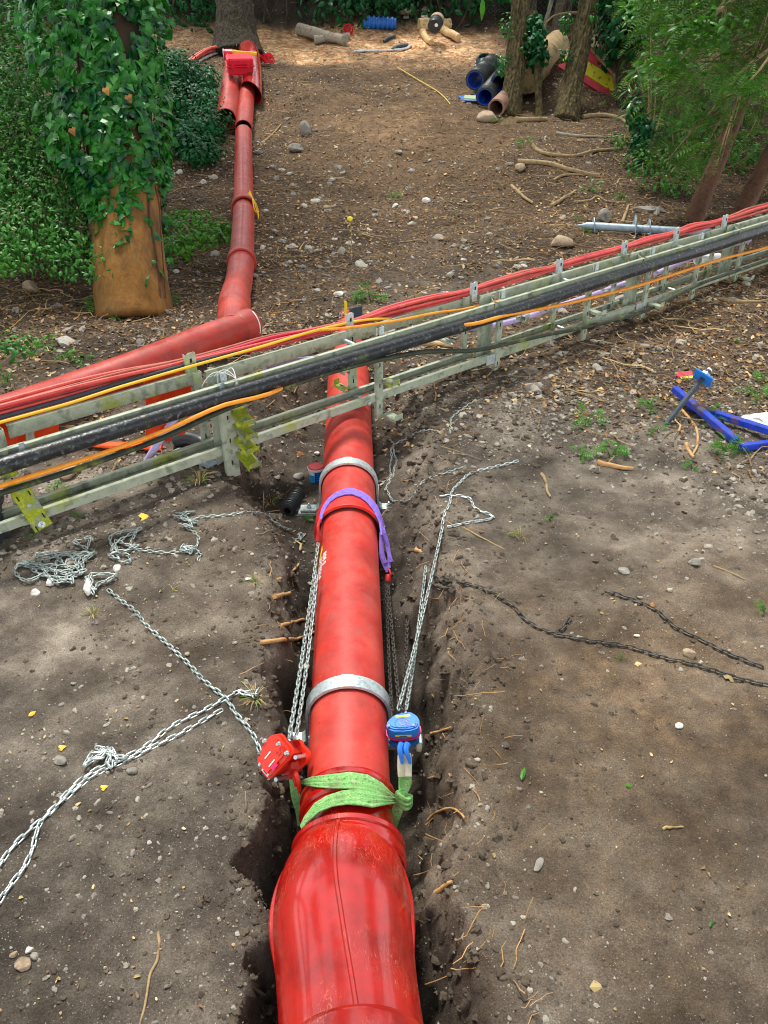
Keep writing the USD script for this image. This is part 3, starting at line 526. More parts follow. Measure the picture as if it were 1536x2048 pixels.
def strap(P, w, th=.006, wide=None, n=20):
    """A flat web along the points, its width across wide (default: level)."""
    P = smooth_line(P, n); T, _, _ = frame_along(P); V = []
    for k in range(n):
        s_ = unit(np.cross(T[k], wide if wide is not None else EYEP - P[k])); nn = np.cross(T[k], s_); V += [P[k] + s_ * w / 2 + nn * th / 2, P[k] - s_ * w / 2 + nn * th / 2, P[k] - s_ * w / 2 - nn * th / 2, P[k] + s_ * w / 2 - nn * th / 2]
    F = [[4 * k + a_, 4 * k + (a_ + 1) % 4, 4 * k + 4 + (a_ + 1) % 4, 4 * k + 4 + a_] for k in range(n - 1) for a_ in range(4)] + [[0, 3, 2, 1], [4 * n - 4, 4 * n - 3, 4 * n - 2, 4 * n - 1]]
    return np.array(V), np.array(F)
t = thing('lifting_sling', 'purple webbing sling looped over the socket of the red pipe', 'lifting sling')
part(t, 'loop', ribbon([(640, 1040), (644, 1018), (654, 1000), (670, 986), (690, 978), (705, 977), (722, 982), (740, 994), (755, 1012), (766, 1040), (770, 1068)], [(640, 1046), (648, 1022), (659, 1005), (674, 994), (692, 989), (705, 989), (720, 995), (734, 1005), (748, 1023), (759, 1046), (762, 1070)], .216, lift=.003), 'purple_web', 50)
Zs = zc(oncyl(766, 1068, .22))
for k, (a_, b_) in enumerate([((765, 1062), (777, 1143)), ((763, 1064), (771, 1126)), ((767, 1060), (782, 1124)), ((769, 1066), (778, 1136)), ((766, 1066), (774, 1140))]):
    P = np.array([deep(*a_, Zs - .01 * k), deep((a_[0] + b_[0]) / 2 + (k - 2) * 4, (a_[1] + b_[1]) / 2, Zs - .03), deep(*b_, Zs - .05)]); part(t, 'hanging_web', strap(P, .030 - .003 * k, .007), 'purple_web', 50)
P1 = deep(777, 1138, Zs - .05); P2 = deep(776, 1158, Zs - .06); HOOK_R = P2
part(t, 'hook', merge(tube(smooth_line([P1, P1 + A(.012, -.03, -.02), P2, P2 + A(-.012, .02, .02)], 14), .007, 8), lathe([(0, -.02), (.016, -.015), (.018, .01), (.008, .03), (0, .03)], 12, P2 + A(0, 0, .0), unit(P1 - P2))), 'hook_red', 40)
HOOK_L = deep(637, 1078, zc(oncyl(650, 1060, .216)) + .03); u_ = deep(636, 1052, zc(oncyl(650, 1060, .216)) + .02)
part(t, 'hook', merge(tube(smooth_line([oncyl(641, 1040, .22), u_, HOOK_L], 12), .009, 8), lathe([(0, -.02), (.02, -.012), (.014, .02), (.007, .05), (0, .05)], 12, HOOK_L, unit(u_ - HOOK_L))), 'hook_red', 40)

t = thing('lifting_sling', 'green webbing sling wrapped twice round the near end of the pipe between both hoists', 'lifting sling')
RS = .196
part(t, 'upper_wrap', ribbon([(601, 1562), (625, 1554), (650, 1551), (700, 1545), (735, 1550), (765, 1567), (785, 1588), (800, 1594)], [(601, 1568), (630, 1574), (660, 1577), (700, 1578), (735, 1583), (765, 1592), (785, 1600), (798, 1600)], RS, lift=.016), 'green_web', 50)
part(t, 'lower_wrap', ribbon([(603, 1652), (611, 1632), (630, 1607), (655, 1592), (685, 1582), (715, 1579), (745, 1584), (775, 1593), (800, 1596)], [(604, 1658), (614, 1645), (638, 1624), (665, 1613), (695, 1609), (720, 1611), (745, 1615), (770, 1610), (797, 1606)], RS, lift=.024), 'green_web', 50)
Zk = zc(oncyl(790, 1600, RS + .02)); K0 = deep(803, 1594, Zk - .02)
part(t, 'knot', merge(*[tube(smooth_line([K0 + A(-.02, .0, .03 - .02 * k), K0 + A(.015, -.03 - .006 * k, .02 - .02 * k), K0 + A(.035, .0, -.02 * k), K0 + A(.01, .03, -.03)], 14), .014, 8, sx=.6) for k in range(3)]), 'green_web', 50)
part(t, 'tail', strap([K0, deep(793, 1625, Zk - .0), deep(783, 1656, Zk + .06)], .045), 'green_web', 50)
BH = (812, 1508); Zb = Zk - .02
for k, (x0, x1) in enumerate([(803, 801), (809, 808), (816, 817)]):
    part(t, 'riser', strap([K0 + A(.004 * k, 0, .02), deep((x0 + x1) / 2 + 1, 1562, Zb - .01 * k), deep(x1, 1512, Zb)], .024, .008), 'green_web', 50)
    part(t, 'sleeve', strap([deep((x0 + x1) / 2 + .6, 1552, Zb - .016 - .01 * k), deep(x1 + .2, 1530, Zb - .016 - .006 * k), deep(x1 - (k - 1) * 1.5, 1508, Zb - .006)], .027, .012), 'pale_web', 50)
Zl = zc(oncyl(604, 1565, RS + .02))
part(t, 'side_loop', strap([deep(588, 1558, Zl + .0), deep(591, 1590, Zl + .03), deep(600, 1622, Zl + .06), deep(604, 1650, Zl + .08)], .040), 'green_web', 50)

# ------------------------------------------------------------------ the galvanised cable rack
RE_, RN, RU = unit([1, .83, 0]), unit([.83, -1, 0]), A(0, 0, 1)           # along, towards the camera, up
RO = A(0, 5.89, 0); RR = np.stack([RE_, RN * -1, RU], 1)
def rk(X, d, z):            # X: world x of the point on the front line; d: metres in front of it (negative behind)
    return RO + RE_ * (X / RE_[0]) + RN * d + RU * z
def onr(px, py, d):
    dr = ray(px, py); return EYEP + dr * ((RO + RN * d - EYEP) @ RN) / (dr @ RN)
BACK = -.205
rack = thing('cable_rack', 'galvanised steel cable rack of paired rails and slotted posts crossing the whole view', 'cable rack')
JO = [-3.6, -2.06, -1.06, .90, 2.46, 3.75, 5.6]
BT = lambda X: float(np.interp(X, JO, [-.265, -.270, -.280, -.165, -.155, -.125, -.12])); BL_ = lambda X: float(np.interp(X, JO, [-.15, -.155, -.180, -.195, -.215, -.22, -.22]))
def rail(d, z, h=.105, lip=.026, face=1):
    for a_, b_ in zip(JO[:-1], JO[1:]):
        dd = d if callable(d) else (lambda X: d); p, q = rk(a_ + .012, dd(a_), z), rk(b_ - .012, dd(b_), z); c = (p + q) / 2; L = np.linalg.norm(q - p)
        web = cbox(L, .006, h, .002, RR, c - RU * h / 2); t1 = cbox(L, lip, .005, .002, RR, c - RN * face * (lip / 2 + .003) - RU * .0025)
        t2 = cbox(L, lip, .005, .002, RR, c - RN * face * (lip / 2 + .003) - RU * (h - .0025))
        yield web, t1, t2
for d, z, nm, fc in ((0, .64, 'top_rail', -1), (BT, .64, 'top_rail', 1), (0, .185, 'bottom_rail', 1), (BL_, .185, 'bottom_rail', -1)):
    for g in rail(d, z, (.086 if nm == 'top_rail' else .062), face=fc):
        part(rack, nm, merge(*g), 'rack_metal', 25)
rg = np.random.default_rng(12)
def slots(c, axis, w, n=2, gap=.16, long=.032):
    return [cbox(.010, .0025, long, .001, RR, c + axis * (k - (n - 1) / 2) * gap + RN * w) for k in range(n)]
def hanger(X, d, z0, z1, w=.050, name='post', mtl='rack_metal', front=True):
    d = d - BACK + (BT(X) + BL_(X)) / 2 if d < -.1 else d
    """A slotted C-channel post standing on the frame line d."""
    c = rk(X, d, (z0 + z1) / 2); h = z1 - z0
    g = [cbox(w, .004, h, .0015, RR, c), cbox(.004, .026, h, .0015, RR, c + RE_ * w / 2 - RN * .012), cbox(.004, .026, h, .0015, RR, c - RE_ * w / 2 - RN * .012)]
    p = part(rack, name, merge(*g), mtl, 25)
    part(p, 'slot', merge(*slots(c, RU, .0025, max(2, int(h / .17)), .17)), 'hole_dark', False)
    return p
def arm(X, d, z, out=1, L=.17, w=.058, mtl='rack_metal', drop=0.0):
    d = BL_(X) if d < -.1 else d
    a0 = rk(X, d, z); dr = unit(RN * out - RU * drop); R = np.stack([RE_, dr, np.cross(RE_, dr)], 1)
    g = [cbox(w, L, .004, .0015, R, a0 + dr * L / 2), cbox(w, .004, .045, .0015, R, a0 + dr * L + RU * .018), cbox(.004, L, .024, .0015, R, a0 + dr * L / 2 - RE_ * w / 2 - RU * .012), cbox(.004, L, .024, .0015, R, a0 + dr * L / 2 + RE_ * w / 2 - RU * .012)]
    p = part(rack, 'bracket_arm', merge(*g), mtl, 25)
    part(p, 'slot', cbox(.010, .03, .002, .0008, R, a0 + dr * L * .6 + R[:, 2] * .0035), 'hole_dark', False)
def horn(X, d, mtl='galv'):
    c = rk(X, d, .66)
    part(rack, 'hook_plate', merge(cbox(.045, .004, .07, .0015, RR, c + RE_ * .02), cbox(.004, .03, .07, .0015, RR, c + RE_ * .042 - RN * .015), cbox(.03, .004, .055, .0015, rot([0, 0, 1], 40) @ RR, c - RE_ * .015 - RN * .012)), mtl, 25)
def stub(X, z):
    part(rack, 'tie_bolt', lathe([(0, 0), (.016, 0), (.016, .205), (0, .205)], 12, rk(X, BT(X) if z > .4 else BL_(X), z), RN), 'galv', 30)
def backtop(X, big=False, mtl='rack_metal'):
    c = rk(X, BT(X) - .012, .70); w = .075 if big else .055; a_ = np.linspace(0, np.pi, 9)
    pts = [(-w / 2, -.09)] + [(-w / 2 * math.cos(t_), .045 + .03 * math.sin(t_)) for t_ in a_] + [(w / 2, -.09)]
    R = np.stack([RE_, RU, RN], 1); p = part(rack, 'post_head', merge(extrude(pts, .005, c, R), cbox(.004, .03, .13, .001, RR, c - RE_ * w / 2 - RN * .012), cbox(.004, .03, .13, .001, RR, c + RE_ * w / 2 - RN * .012)), 'galv' if not big else mtl, 30)
    part(p, 'slot', cbox(.016, .002, .028, .0008, RR, c + RU * .02 + RN * .0062), 'hole_dark', False)
def leg(X, z0, w=.13):
    m_ = (0 + BACK) / 2
    part(rack, 'leg', merge(cbox(w, .008, .66 - z0, .002, RR, rk(X, m_, (z0 + .66) / 2)), cbox(.006, .045, .66 - z0, .002, RR, rk(X, m_, (z0 + .66) / 2) + RE_ * w / 2 + RN * .018)), 'rack_metal', 25)
def plate(X, z, d=.004):
    part(rack, 'joint_plate', cbox(.10, .006, .085, .002, RR, rk(X, d, z)), 'galv', 25)
# stations: world x on the front line
hanger(-1.06, .035, -.05, .52, .10, mtl='rack_metal'); hanger(-1.10, BACK + .02, .06, .66)
leg(-1.04, -.06, .15)
for k, (z_, o_) in enumerate([(.45, .03), (.35, .035), (.25, .04), (.14, .05)]): arm(-1.00, o_, z_, 1, .17, .095, 'mossy_metal', .40)
arm(-1.22, BACK, .38, -1, .12, .05, 'mossy_metal'); backtop(-1.10, True); horn(-1.05, -.02); plate(-1.06, .60, -.0); plate(-1.10, .60, BT(-1.1) + .004)
# mossy bracket leaning out at the left end
q0, q1 = onr(28, 962, .06), onr(88, 1056, .17)
Lb = unit(q1 - q0); Sb = unit(np.cross(Lb, EYEP - q0)); Nb = np.cross(Sb, Lb); Rb = np.stack([Sb, Lb, Nb], 1); lb = np.linalg.norm(q1 - q0)
p = part(rack, 'bracket_plate', merge(cbox(.105, lb, .006, .002, Rb, (q0 + q1) / 2), cbox(.005, lb, .03, .002, Rb, (q0 + q1) / 2 - Sb * .052 - Nb * .015), cbox(.005, lb, .03, .002, Rb, (q0 + q1) / 2 + Sb * .052 - Nb * .015), cbox(.09, .05, .02, .003, Rb, q0 - Lb * .05)), 'mossy_metal', 25, 'wide bracket plate yellow with lichen')
for a_, b_ in ((-.035, .1), (.035, .1), (-.035, .25), (.035, .30)): part(p, 'slot', cbox(.008, .03, .002, .0008, Rb, q0 + Lb * b_ + Sb * a_ + Nb * .0045), 'hole_dark', False)
part(p, 'bolt', lathe([(0, 0), (.02, 0), (.02, .004), (.012, .005), (.012, .018), (.007, .019), (.007, .05), (0, .05)], 12, q1 - Lb * .025 + Nb * .004, Nb), 'steel', 30); part(p, 'bolt', lathe([(0, 0), (.014, 0), (.014, .005), (0, .006)], 12, (q0 + q1) / 2 + Nb * .003, Nb), 'rack_metal', 30)
hanger(-2.10, BACK + .02, .0, .66); plate(-2.08, .60, -.0)
hanger(-.04, .012, -.02, .52, .062, 'post', 'rack_metal'); hanger(-.10, BACK - .01, -.02, .66, .07); stub(-.16, .585); stub(-.12, .135)
arm(-.01, .03, .30, 1, .13, .07, 'mossy_metal'); arm(.0, .03, .015, 1, .15, .075); arm(-.16, BACK, .34, -1, .14, .05, 'mossy_metal'); arm(-.16, BACK, .20, -1, .14, .05, 'mossy_metal'); backtop(-.10); horn(-.02, -.02)
hanger(.96, .012, -.04, .56, .055); hanger(.80, BACK, .06, .66, .05); leg(.90, .06); arm(1.0, .03, .0, 1, .14, .06); arm(.70, BACK, .30, -1, .14, .05); arm(.70, BACK, .42, -1, .12, .05); backtop(.86); horn(.98, -.02)
plate(.90, .14, .006); arm(1.12, .02, .46, 1, .1, .05)
part(rack, 'cross_plate', bar(rk(.90, -.005, .59), rk(.98, BT(.98) + .005, .59), .006, .10), 'rack_metal', 25)
hanger(1.86, .012, -.03, .56, .055); hanger(1.68, BACK, .0, .66, .05); stub(1.70, .585); stub(1.72, .135); arm(1.9, .02, .29, 1, .14, .06); arm(1.92, .02, -.0, 1, .14, .06); arm(1.60, BACK, .32, -1, .14, .05); backtop(1.68); horn(1.92, -.02); arm(2.02, .02, .44, 1, .08, .05)
hanger(2.56, .012, .02, .56, .055); hanger(2.36, BACK, .04, .66, .05); leg(2.46, -.06, .15); arm(2.62, .02, .16, 1, .14, .06); arm(2.30, BACK, .42, -1, .13, .05); backtop(2.40); horn(2.58, -.02); plate(2.50, .14, .006)
part(rack, 'cross_plate', bar(rk(2.44, -.005, .59), rk(2.52, BT(2.5) + .005, .59), .006, .10), 'rack_metal', 25)
hanger(3.22, .012, -.02, .56, .055); hanger(3.02, BACK, .04, .66, .05); stub(3.04, .59); stub(3.08, .135); arm(3.28, .02, .03, 1, .15, .06); arm(2.96, BACK, .38, -1, .14, .05); backtop(3.04); horn(3.22, -.02)
hanger(3.86, .012, .02, .56, .055); hanger(3.66, BACK, .04, .66, .05); leg(3.76, -.06, .16); arm(3.92, .02, .1, 1, .14, .06); backtop(3.70)
part(rack, 'cross_plate', bar(rk(3.74, -.005, .59), rk(3.82, BT(3.8) + .005, .59), .006, .10), 'rack_metal', 25)
hanger(4.9, .012, -.02, .56, .055); hanger(4.7, BACK, -.02, .66, .05)
part(rack, 'zip_tie', merge(*[tube(smooth_line([rk(-1.12 + .05 * k, -.12, .60), rk(-1.05 + .04 * k, -.05, .70), rk(-.98, .02, .64), rk(-1.02 + .03 * k, .0, .56)], 14), .003, 5) for k in range(3)]), 'label_white', 40, 'loose white cable tie')

# ------------------------------------------------------------------ cables on the rack
def cable(name, label, cat, pts, r, mtl, group=None, n=90, sides=10):
    return single(name, label, cat, tube(smooth_line(pts, n), r, sides), mtl, 50, group)
xs = np.array([-3.6, -2.6, -2.06, -1.06, -.04, .96, 1.86, 2.56, 3.22, 3.86, 4.8, 5.6])
cable('power_cable', 'thick black cable clipped along the front top rail of the cable rack', 'cable', [rk(x, .06, .560 + .012 * math.sin(x * 5)) for x in xs], .050, 'black_cable', sides=16)
cable('power_cable', 'single orange cable along the front of the cable rack', 'cable', [onr(-120, 1012, .125)] + [onr(x, y, .125) for x, y in [(0, 972), (150, 925), (300, 873), (455, 808), (505, 797), (540, 787)]] + [onr(575, 770, .06), onr(620, 742, -.05), onr(760, 692, -.07), onr(870, 656, -.03)] + [onr(x, y, .10) for x, y in [(930, 650), (1010, 631), (1075, 619), (1160, 601), (1300, 564), (1420, 525), (1536, 494)]] + [onr(1640, 462, .125)], .0145, 'orange_cable')
cable('power_cable', 'thin green stained black cable dipping to the bottom rail of the rack', 'cable', [onr(-120, 1032, .085)] + [onr(x, y, .085) for x, y in [(0, 987), (150, 939), (300, 886), (455, 817), (560, 778), (650, 748), (740, 724), (830, 706), (960, 699), (1080, 672), (1180, 652), (1290, 622), (1340, 598), (1420, 560), (1536, 520)]] + [onr(1640, 486, .085)], .018, 'green_cable')
cable('power_cable', 'thin orange cable slung between the two top rails of the rack', 'cable', [onr(x, y, -.12) for x, y in [(640, 660), (700, 655), (800, 640), (870, 626), (930, 618), (1010, 598)]], .010, 'orange_cable')
rgc = np.random.default_rng(3)
for k in range(11):
    lab = ['thin red cable in the bundle along the back of the cable rack', 'thin crimson cable in the bundle along the back of the cable rack', 'thin brown cable in the bundle along the back of the cable rack'][[0, 1, 2, 0, 0, 2, 0, 1][k % 8]]
    u_ = k % 4; v_ = k // 4; off = []
    zt = [.60 - .022 * v_, .0]; P = []
    for x in np.linspace(-3.7, 5.6, 34):
        near = min(abs(x - s_) for s_ in (-1.10, -.10, .86, 1.68, 2.40, 3.04, 3.70)); pinch = .45 + .55 * sstep(.05, .5, near)
        P.append(rk(x, BT(x) - .06 - (.025 * u_ + .012 * math.sin(x * 1.7 + k)) * pinch, .655 + (.045 - .030 * v_ + .010 * math.sin(x * 2.3 + 2 * k)) * pinch + .02 * sstep(-.5, 2.5, x) + .03 * sstep(-.5, -1.2, x)))
    cable('red_cable', lab, 'cable', P, .0095 if k % 3 else .012, ['red_cable', 'crimson_cable', 'brown_cable', 'red_cable', 'red_cable', 'brown_cable', 'red_cable', 'crimson_cable'][k % 8], 'thin red cables bunched behind the top rail', 120, 7)
cable('yellow_cable', 'thin yellow cable lying over the red cable bundle on the left', 'cable', [onr(-120, 882, -.25)] + [onr(x, y, -.25) for x, y in [(0, 845), (120, 812), (260, 768), (420, 722), (520, 694), (620, 664), (700, 645), (790, 637)]], .0095, 'yellow_cable')
cable('grey_cable', 'flat grey and white cable at the back of the bundle on the left', 'cable', [onr(-120, 860, -.40)] + [onr(x, y, -.40) for x, y in [(0, 824), (100, 796), (220, 762), (330, 730), (430, 702), (520, 678)]], .010, 'grey_strip')
cable('grey_cable', 'dark grey cable beside the yellow cable on the left', 'cable', [onr(-120, 873, -.32)] + [onr(x, y, -.32) for x, y in [(0, 835), (120, 802), (260, 760), (400, 722), (520, 690), (640, 668)]], .013, 'rod_dark')
cable('lilac_conduit', 'lilac conduit slanting to the ground behind the left of the rack', 'conduit', [onr(x, y, d) for x, y, d in [(385, 790, -.20), (350, 838, -.22), (315, 888, -.26), (290, 930, -.31), (272, 962, -.36)]], .026, 'lilac', n=40)
cable('lilac_conduit', 'short lilac conduit seen between the top rails above the red pipe', 'conduit', [onr(x, y, -.30) for x, y in [(530, 734), (590, 722), (650, 714), (700, 702)]], .022, 'lilac', n=30)
cable('lilac_conduit', 'pale lilac conduit running behind the right half of the rack', 'conduit', [onr(x, y, -.26) for x, y in [(870, 672), (920, 660), (985, 652), (1060, 632), (1130, 608), (1190, 588), (1250, 566)]], .024, 'lilac', n=50)
cable('lilac_conduit', 'weathered grey lilac conduit behind the far right rack posts', 'conduit', [onr(x, y, -.26) for x, y in [(1310, 548), (1360, 526), (1410, 506), (1450, 494), (1500, 480)]], .024, 'lilac', n=40)
w0, w1 = onr(1396, 520, -.30), onr(1436, 516, -.30)
single('pipe_sleeve', 'short white plastic pipe sleeve behind the rack at far right', 'pipe sleeve', pipe(dens(w0, w1, 4), .055, .048, 24), 'tub_white')

# ------------------------------------------------------------------ hi-vis cloth and scraps below the rack
def cloth(corners, n=26, m=20, seed=0, amp=.035, th=.006, sag=None):
    """A hanging sheet between four 3D corners (top left, top right, bottom right, bottom left), folded and crumpled."""
    a_, b_, c_, d_ = corners; V = []
    for s_ in (0, 1):
        for i in range(m):
            for j in range(n):
                u, v = j / (n - 1), i / (m - 1); p = (a_ * (1 - u) + b_ * u) * (1 - v) + (d_ * (1 - u) + c_ * u) * v
                f = (math.sin(u * 19 + 2.2 * v + seed) * .5 + math.sin(u * 8 - 3 * v + seed * 2) * .5) * amp * (.3 + v) + (float(meshkit.fbm(np.array([u * 4, v * 4, seed]), 3)) - .5) * amp * 2
                V.append(p + RN * (f - s_ * th) + RU * .02 * math.sin(u * 7 + seed) * v)
    F = []; o = n * m
    for i in range(m - 1):
        for j in range(n - 1):
            q = i * n + j; F += [[q, q + n, q + n + 1, q + 1], [o + q, o + q + 1, o + q + n + 1, o + q + n]]
    edge = [j for j in range(n)] + [i * n + n - 1 for i in range(1, m)] + [(m - 1) * n + j for j in range(n - 2, -1, -1)] + [i * n for i in range(m - 2, 0, -1)]
    F += [[e0, e1, o + e1, o + e0] for e0, e1 in zip(edge, edge[1:] + edge[:1])]
    return np.array(V), np.array(F)
t = thing('work_jacket', 'orange high visibility garment hanging behind the rack beside the lilac conduit', 'work jacket')
part(t, 'cloth', cloth([onr(286, 745, -.33), onr(388, 715, -.33), onr(372, 872, -.40), onr(292, 886, -.40)], seed=1), 'hi_vis', 60)
part(t, 'reflective_band', cloth([onr(318, 862, -.355), onr(372, 846, -.355), onr(370, 858, -.36), onr(318, 874, -.36)], 16, 4, 1, .012), 'reflective', 60)
t = thing('work_jacket', 'orange high visibility garment with grey bands at the left edge behind the rack', 'work jacket')
part(t, 'cloth', cloth([onr(-60, 850, -.33), onr(112, 806, -.33), onr(118, 872, -.42), onr(-60, 925, -.42)], seed=4), 'hi_vis', 60)
part(t, 'reflective_band', cloth([onr(50, 848, -.378), onr(66, 844, -.378), onr(72, 890, -.385), onr(54, 893, -.385)], 6, 14, 2, .01), 'reflective', 60)
p0 = GL([(170, 893), (235, 898), (325, 902)], .03, 16)
single('orange_hose', 'flattened orange hose on the ground under the rack', 'hose', tube(p0, np.linspace(.035, .045, 16), 10, sy=.5), 'hi_vis')
single('black_boot_pipe', 'curved black rubber offcut on the ground behind the left rack post', 'rubber offcut', pipe(smooth_line([G(352, 892, .04), G(378, 893, .07), G(402, 898, .06), G(418, 908, .03)], 20), .05, .042, 20), 'black_plastic')
for x0, y0, x1, y1, lab in ((350, 905, 428, 938, 'flat grey metal offcut lying beside the leg of the left rack post'), (455, 700, 505, 690, 'grey flat strip under the top rails')):
    if y0 > 800: a_, b_ = G(x0, y0, .02), G(x1, y1, .03); single('metal_offcut', lab, 'metal offcut', bar(a_, b_, .10, .006), 'screw_grey', 25)
q = G(690, 642, .02)
t = thing('marker_stake', 'yellow marker stake with a grey plate at the far end of the trench pipe', 'marker stake')
part(t, 'tape', cbox(.028, .006, .28, .001, None, onz(692, 632, .12)), 'label_yellow'); part(t, 'plate', cbox(.14, .02, .26, .004, rot([0, 0, 1], 35), onz(712, 640, .08)), 'rod_dark')
# tub with a red lid
tp = G(633, 962) + A(0, 0, -.004); H_ = .125
t = thing('plastic_tub', 'small white and blue plastic tub with a red lid beside the pipe clamp', 'tub')
part(t, 'body', lathe([(0, 0), (.046, 0), (.049, .004), (.056, H_ - .012), (.062, H_ - .010), (.062, H_), (.056, H_ + .002), (0, H_)], 32, tp), 'tub_white', 40)
def wrap(a0, a1, z0, z1, off, n=12):
    V = []; rr = lambda z: .049 + (.056 - .049) * (z - .004) / (H_ - .016) + off
    for k in range(n):
        a_ = a0 + (a1 - a0) * k / (n - 1); V += [tp + A(rr(z_) * math.sin(a_), -rr(z_) * math.cos(a_), z_) for z_ in (z0, z1)]
    return np.array(V), np.array([[2 * k, 2 * k + 2, 2 * k + 3, 2 * k + 1] for k in range(n - 1)])
part(t, 'label', wrap(-1.5, -.15, .006, .078, .001), 'tub_sky'); part(t, 'label', wrap(-.13, 1.7, .006, .105, .001), 'tub_blue')
part(t, 'print', merge(*[wrap(.1, 1.1 - .1 * (k % 3), .02 + .017 * k, .026 + .017 * k, .0018, 6) for k in range(5)]), 'tub_sky', label='fine print lines')
part(t, 'lid', lathe([(0, H_ + .006), (.050, H_ + .006), (.054, H_ + .009), (.057, H_ + .006), (.058, H_ + .002), (0, H_ + .002)], 32, tp), 'lid_red', 40)
# short black corrugated duct
def corrug(P, r, n=28, per=.035, dr=.012, wall=.02):
    P = np.asarray(P, float); L = np.sum(np.linalg.norm(np.diff(P, axis=0), axis=1)); k = max(int(L / per) * 6, 12); Q = smooth_line(P, k) if len(P) > 2 else P[0] + (P[-1] - P[0]) * np.linspace(0, 1, k)[:, None]
    ph = np.linspace(0, L / per, k); ro = r + dr * np.tanh(2.5 * np.sin(2 * np.pi * ph)) * .5; return pipe(Q, ro, np.full(k, r - wall), n)
single('duct_offcut', 'short black corrugated duct offcut beside the pipe clamp', 'duct offcut', corrug([G(598, 998, .05), G(575, 1032, .04)], .048, 24, .02, .010), 'black_plastic')
# bucket at the left edge
bt = thing('bucket', 'black rubber bucket at the left edge under the cable rack', 'bucket'); bc = G(-30, 1080)
part(bt, 'body', lathe([(0, .0), (.115, 0), (.125, .01), (.15, .26), (.158, .262), (.158, .285), (.148, .285), (.12, .02), (0, .02)], 40, bc), 'black_plastic', 40)
part(bt, 'rim', lathe([(.147, .25), (.166, .25), (.17, .262), (.166, .276), (.147, .276)], 40, bc), 'black_plastic', 40)

# ------------------------------------------------------------------ the second red pipeline, on the ground to the left
RL = .142
def on_ground_axis(px, py, r):
    """Axis point of a pipe of radius r lying on the ground whose axis shows at the photo pixel."""
    h = r
    for _ in range(3):
        d = ray(px, py); P = EYEP + TS[:, None] * d; b = P[:, 2] < gz(P[:, 0], P[:, 1]) + h; k = int(np.argmax(b)) if b.any() else len(TS) - 1
        lo, hi = TS[max(k - 1, 0)], TS[k]
        for _ in range(14):
            m = (lo + hi) / 2; q = EYEP + m * d
            if q[2] < float(gz(q[0], q[1])) + h: hi = m
            else: lo = m
        break
    return EYEP + hi * d
def length(name, label, pts, ro=RL, sock=None, mtl='old_pipe_red', n=24, open_end=False):
    P = np.array([on_ground_axis(x, y, ro) for x, y in pts]); P = smooth_line(P, n) if len(P) > 2 else dens(P[0], P[1], n)
    t = thing(name, label, 'drain pipe'); part(t, 'barrel', pipe(P, ro, ro - .012, 40), mtl, 40)
    if sock:
        d = unit(P[1] - P[0]); o = P[0]
        part(t, 'socket', pipe(np.array([o + d * s_ for s_ in (-.03, 0, .02, .14, .17, .2)]), [ro + .022, ro + .028, ro + .022, ro + .020, ro + .012, ro], [ro + .002] * 6, 40), mtl, 35)
    return t, P
pl = np.array([on_ground_axis(x, y, RL + .02) for x, y in [(-160, 884), (0, 833), (150, 781), (287, 731), (400, 686), (470, 660), (503, 648)]])
t = thing('drain_pipe', 'red drain pipe on the ground running off to the left behind the rack', 'drain pipe')
part(t, 'barrel', pipe(smooth_line(pl, 40), RL, RL - .012, 40), 'old_pipe_red', 40)
e_ = unit(pl[-1] - pl[-2]); part(t, 'end_cap', lathe([(0, .055), (.06, .05), (.11, .034), (.135, .010), (RL + .004, -.02), (RL + .006, -.14), (RL, -.15)], 40, pl[-1], e_), 'old_pipe_red', 50)
part(t, 'chalk_mark', tube(np.array([pl[-1] - e_ * .02 + (RL + .007) * (math.cos(a_) * A(0, 0, 1) + math.sin(a_) * unit(np.cross(A(0, 0, 1), e_))) for a_ in np.linspace(-.4, -1.9, 12)]), .006, 5, sy=.3), 'label_white', 40)
P = np.array([pl[-1] - unit(pl[-1] - pl[-2]) * .22, *[on_ground_axis(x, y, RL) for x, y in [(470, 606), (477, 566), (484, 515)]]]); P[1][2] += .03
t = thing('drain_pipe', 'short red pipe bend joining the lower left pipe to the uphill run', 'drain pipe'); P = smooth_line(P, 24); part(t, 'barrel', pipe(P, RL + .004, RL - .01, 40), 'old_pipe_red', 40); part(t, 'collar', pipe(P[[5, 6, 8, 9]], [RL, RL + .014, RL + .014, RL], [RL - .004] * 4, 40), 'old_pipe_red', 35)
length('drain_pipe', 'red drain pipe on the slope below the joint with yellow twine', [(483, 524), (486, 460), (488, 408)], sock=True)
tt, PP = length('drain_pipe', 'red drain pipe on the slope above the joint with yellow twine', [(488, 415), (487, 340), (487, 266)], sock=True)
single('yellow_twine', 'yellow twine caught on the joint of the uphill red pipe', 'twine', merge(*[tube(smooth_line([PP[0] + A(.05, .1 + .1 * k, RL + .01), PP[0] + A(.12, .02, RL - .02), PP[0] + A(RL + .05, -.05 - .1 * k, .0), PP[0] + A(RL + .07, -.2, -.1 + .04 * k)], 14), .008, 5) for k in range(3)]), 'yellow_cable')
length('drain_pipe', 'scuffed red drain pipe uphill, its lower end pushed into the next length', [(487, 258), (492, 205), (497, 150), (500, 122)], ro=.150)
P = np.array([on_ground_axis(x, y, .17) + A(0, 0, .06) for x, y in [(503, 192), (503, 150), (497, 108)]]); P = smooth_line(P, 24)
v, f = pipe(P, .200, .186, 48); d0 = unit(P[1] - P[0]); sd = unit(np.cross(d0, A(0, 0, 1))); v = v + d0 * (np.clip(-((v - P[0]) @ sd) * .9, -.2, .2) * np.exp(-((v - P[0]) @ d0) / .5))[:, None]
single('pipe_sleeve', 'glossy red pipe sleeve with a slanting cut end lying over the uphill pipe', 'pipe sleeve', (v, f), 'gloss_red', 40)
